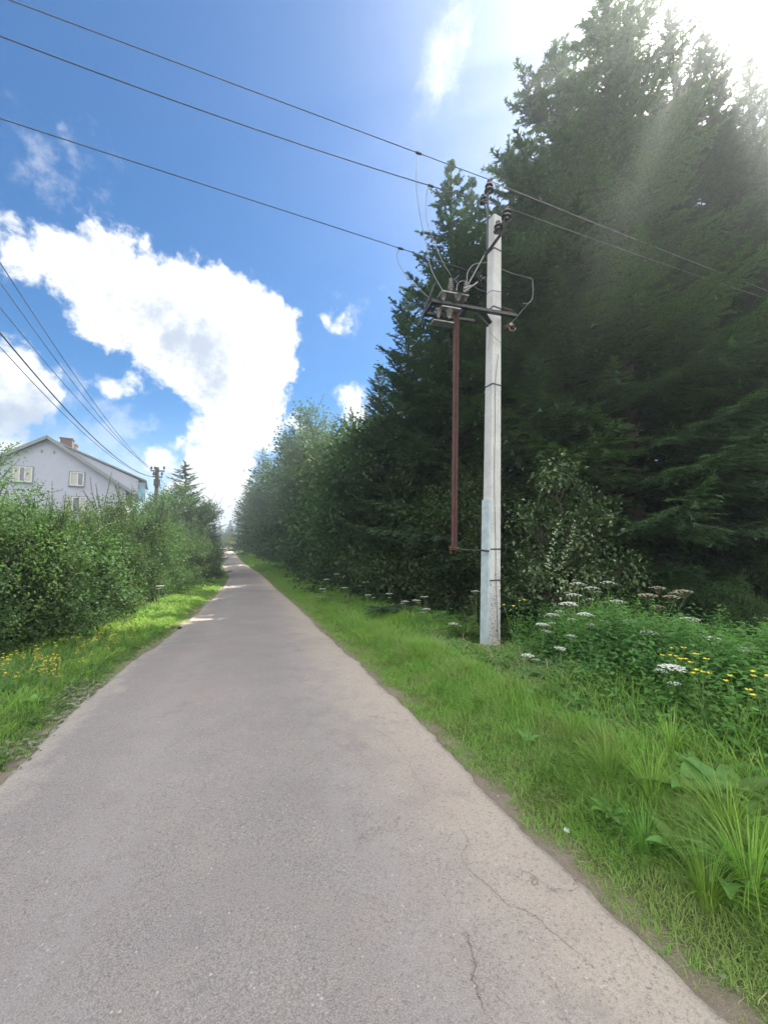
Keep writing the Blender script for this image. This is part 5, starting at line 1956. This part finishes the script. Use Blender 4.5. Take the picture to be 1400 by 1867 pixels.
FE = make_fern(4, 9, .75)
for i, (px, py, s, lab) in enumerate(((735, 1135, 1.0, 'fern with arching fronds at the grass edge below the hazel bushes'), (790, 1150, 1.05, 'fern in front of the red rod foot'),
                                      (850, 1172, .95, 'fern left of the concrete pole foot'), (945, 1185, 1.1, 'fern whose long pale frond points at the concrete pole foot'),
                                      (1090, 1215, .95, 'fern among the umbels right of the concrete pole'), (1165, 1240, .9, 'fern under the tall dry umbel plant'),
                                      (700, 1112, 1.0, 'fern at the far end of the fern row'), (1310, 1245, .8, 'fern in front of the low bush near the right edge'), (1010, 1215, .8, 'fern right of the lone creamy umbel'))):
    g_ = hit(px, py)
    place(FE, g_.x, g_.y, s, None, lab, None, 'fern', dz=0)


def make_dock(seed, n, Lf, wf, name='dock_plant', up=.8):
    g = np.random.default_rng(seed)
    root = empty(name, (0, -200, 0))
    for k in range(n):
        a = k * 2.4 + g.uniform(-.3, .3)
        dr = np.array([math.cos(a), math.sin(a)])
        L = Lf * g.uniform(.7, 1.1)
        el = up * g.uniform(.7, 1.2)
        m, w = 10, 5
        vs, fs = [], []
        for i in range(m + 1):
            t = i / m
            r_ = L * (.15 + .8 * t) * (.45 + .3 * t)
            z = L * (el * t - .45 * t * t) + .04
            ww = wf * L * (math.sin(math.pi * min(1, .08 + t * .92)**.75)**.8 if t < 1 else 0) * .5
            for j in range(w):
                q_ = (j - 2) / 2
                rip = .05 * ww * math.sin(t * 14 + abs(q_) * 2) * abs(q_)
                vs.append((dr[0] * r_ - dr[1] * ww * q_, dr[1] * r_ + dr[0] * ww * q_, z + abs(q_) * ww * .28 + rip))
        for i in range(m):
            for j in range(w - 1): fs.append((i * w + j, i * w + j + 1, (i + 1) * w + j + 1, (i + 1) * w + j))
        mb = MB()
        mb.add(vs, fs)
        me = mb.mesh('leaf', M_WEED, 60)
        at_ = me.attributes.new('rnd', 'FLOAT', 'POINT')
        at_.data.foreach_set('value', np.full(len(me.vertices), g.uniform(.3, 1), np.float32))
        link('leaf', me, root)
    return root


DK = make_dock(3, 7, .30, .33)
for px, py, s, lab in ((1262, 1475, 1.25, 'largest dock plant with two broad pale leaves at right'), (1335, 1480, 1.2, 'broad leaved dock plant at the right edge next to the largest one'),
                       (1240, 1575, .8, 'dock plant with upright leaves below the largest one'), (1325, 1625, .85, 'narrow leaved dock at the lower right by the tall grass'),
                       (1080, 1395, .7, 'yellowish dock tuft at the border of the short grass'), (1110, 1500, .6, 'small bright dock tuft in the short grass'),
                       (962, 1362, .55, 'small dock tuft nearest the asphalt on the right'), (1150, 1330, .9, 'dock plant in the nettles in the middle of the right verge'),
                       (880, 1290, .6, 'dock tuft on the verge left below the pole'), (60, 1290, .6, 'dock tuft in the left verge by the lower yellow flowers')):
    g_ = hit(px, py)
    place(DK, g_.x, g_.y, s, None, lab, None, 'weed', dz=0)


def make_tussock(seed, n, H, name='grass_tussock'):  # long arching blades from one root
    g = np.random.default_rng(seed)
    root = empty(name, (0, -200, 0))
    an = g.uniform(0, 6.28, n)
    ln = g.uniform(.1, 1.0, n)
    d = np.stack([np.cos(an), np.sin(an), np.zeros(n)], 1)
    s = np.stack([-np.sin(an), np.cos(an), np.zeros(n)], 1)
    h = H * g.uniform(.55, 1.1, n)
    ts = [0, .25, .5, .75, .92, 1]
    V = np.empty((n, 12, 3))
    for i, t in enumerate(ts):
        c = d * (.03 + h * ln * t**1.8 * .85)[:, None]
        c[:, 2] += h * (t - .62 * ln * t**2.4)
        w = .0045 * (1 - .1 * t - .75 * t**3)
        V[:, 2 * i] = c - s * w / 2
        V[:, 2 * i + 1] = c + s * w / 2
    b_ = (np.arange(n) * 12)[:, None]
    T = []
    for i in range(5): T += [b_ + [2 * i, 2 * i + 1, 2 * i + 3], b_ + [2 * i, 2 * i + 3, 2 * i + 2]]
    link('blades', np_mesh('blades', V.reshape(-1, 3), np.concatenate(T), M_GRASS, {'rnd': np.repeat(g.uniform(.3, 1, n), 12)}), root)
    return root


TU = make_tussock(9, 110, .42)
for px, py, s, lab in ((1110, 1440, 1.0, 'large arching grass tussock in the middle of the right verge'), (1190, 1475, 1.0, 'grass tussock right of the largest arching one'),
                       (1040, 1370, .85, 'grass tussock left of the largest arching one'), (1225, 1385, 1.0, 'grass tussock in front of the nettles'),
                       (1290, 1660, .9, 'grass tussock hanging towards the lower right corner'), (1370, 1640, 1.1, 'grass tussock at the right edge by the narrow leaved dock'),
                       (1000, 1290, .9, 'grass tussock below the lone creamy umbel'), (930, 1270, .8, 'grass tussock in front of the concrete pole'),
                       (860, 1240, .8, 'grass tussock left in front of the concrete pole'), (1330, 1540, 1.0, 'grass tussock between the two dock plants at the right'),
                       (770, 1210, .8, 'grass tussock below the fern in front of the red rod'), (1175, 1560, .7, 'low grass tussock at the border of the short grass'),
                       (40, 1255, .6, 'grass tussock among the yellow flowers at far left')):
    g_ = hit(px, py)
    place(TU, g_.x, g_.y, s, None, lab, None, 'grass', dz=0)

# ------------------------------------------------------------------ small things on the ground
M_STONE = plain('pale_stone', (0.34, 0.32, 0.29), .9, var=.15, scale=30, bump=.3)
M_LITTER = plain('white_litter', (0.72, 0.72, 0.72), .6, var=.05)
M_CLOD = plain('dark_clod', (0.07, 0.055, 0.05), .95, var=.3, scale=30, bump=.4)


def pebble(name, px, py, s, mat, label, cat_, flat=.6, group=None):
    g_ = hit(px, py)
    d_, sd_, _ = rdist(g_.x, g_.y)
    mb = MB()
    rng = random.Random(int(px * 7 + py))
    vs, fs = [], []
    for i in range(4):
        for j in range(7):
            a = j * 6.283 / 7 + rng.uniform(-.2, .2)
            ph = -1.2 + i * .8
            r_ = s * math.cos(ph) * rng.uniform(.75, 1.15)
            vs.append((math.cos(a) * r_, math.sin(a) * r_, s * flat * (math.sin(ph) + .6)))
    for i in range(3):
        for j in range(7): fs.append((i * 7 + j, i * 7 + (j + 1) % 7, (i + 1) * 7 + (j + 1) % 7, (i + 1) * 7 + j))
    fs += [tuple(range(6, -1, -1)), tuple(21 + j for j in range(7))]
    mb.add(vs, fs)
    z = g_.z + (0.045 if d_ < 0 else 0.0)
    return tag(mb.build(name, mat, None, smooth=50, loc=(g_.x, g_.y, z)), label, cat_, group)


pebble('paper_scrap', 1033, 1516, .02, M_LITTER, 'crumpled white scrap lying at the edge of the grass on the right', 'litter', .5)
pebble('stone', 1306, 1758, .009, M_STONE, 'pale pebble on the soil near the lower right corner', 'stone')
pebble('stone', 1114, 1568, .007, M_STONE, 'small pale pebble in the short grass below the white scrap', 'stone')
pebble('stone', 1190, 1682, .007, M_STONE, 'tiny pebble at the asphalt edge between the scrap and the corner', 'stone')
pebble('clod', 327, 1150, .055, M_CLOD, 'dark clod lying on the left edge of the asphalt', 'clod', .5)
pebble('stone', 908, 1454, .012, M_STONE, 'pebble on the right soil strip halfway up the verge', 'stone')
pebble('stone', 1318, 1782, .013, M_STONE, 'flat grey stone sunk in the soil at the lower right corner', 'stone', .35)

# cut clippings on the left edge
X, Y, d = sample_strip(1500, -1, -.05, .34, 2.0, 5.2, .6)
n = len(X)
P = np.stack([X, Y, ground(X, Y) + RNG.uniform(.012, .045, n)], 1)
D = np.stack([RNG.normal(0, 1, n), RNG.normal(0, 1, n), RNG.normal(0, .15, n)], 1)
keep = wob(X, Y, 2.6, 4.0) > -.1
L = RNG.uniform(.03, .08, n)
V, T = leaves(P[keep], D[keep], (np.tile([0, 0, 1.0], (n, 1)) + RNG.normal(0, .4, (n, 3)))[keep], L[keep], L[keep] * .35)
M_CLIP = leaf_mat('wilted_clippings', (0.16, 0.20, 0.12), (0.26, 0.29, 0.19), None, trans=.2)
tag(link('clippings', np_mesh('clippings', V, T, M_CLIP, {'rnd': np.repeat(RNG.uniform(0, 1, keep.sum()), 6)})), 'wilted grey green cuttings strewn along the left asphalt edge', 'clippings', kind='stuff')
print('plants done', sum(len(m.polygons) for m in bpy.data.meshes))

# ------------------------------------------------------------------ haze
hm = bpy.data.materials.new('thin_haze')  # thin haze, added mostly to imitate the veil of lens flare
hm.use_nodes = True
hm.node_tree.nodes.clear()
b = NB(hm.node_tree)
pv = b.n('ShaderNodeVolumePrincipled')
pv.inputs['Color'].default_value = (0.84, 0.92, 1.0, 1)
pv.inputs['Density'].default_value = HAZE
pv.inputs['Anisotropy'].default_value = 0.72
ho = b.n('ShaderNodeOutputMaterial')
hm.node_tree.links.new(pv.outputs[0], ho.inputs['Volume'])
mb = MB()
mb.box((0, 260, 10), (1500, 760, 29))
tag(mb.build('haze', hm), 'thin haze over the road and trees, mostly imitating the veil of sun glare', 'haze', kind='stuff')
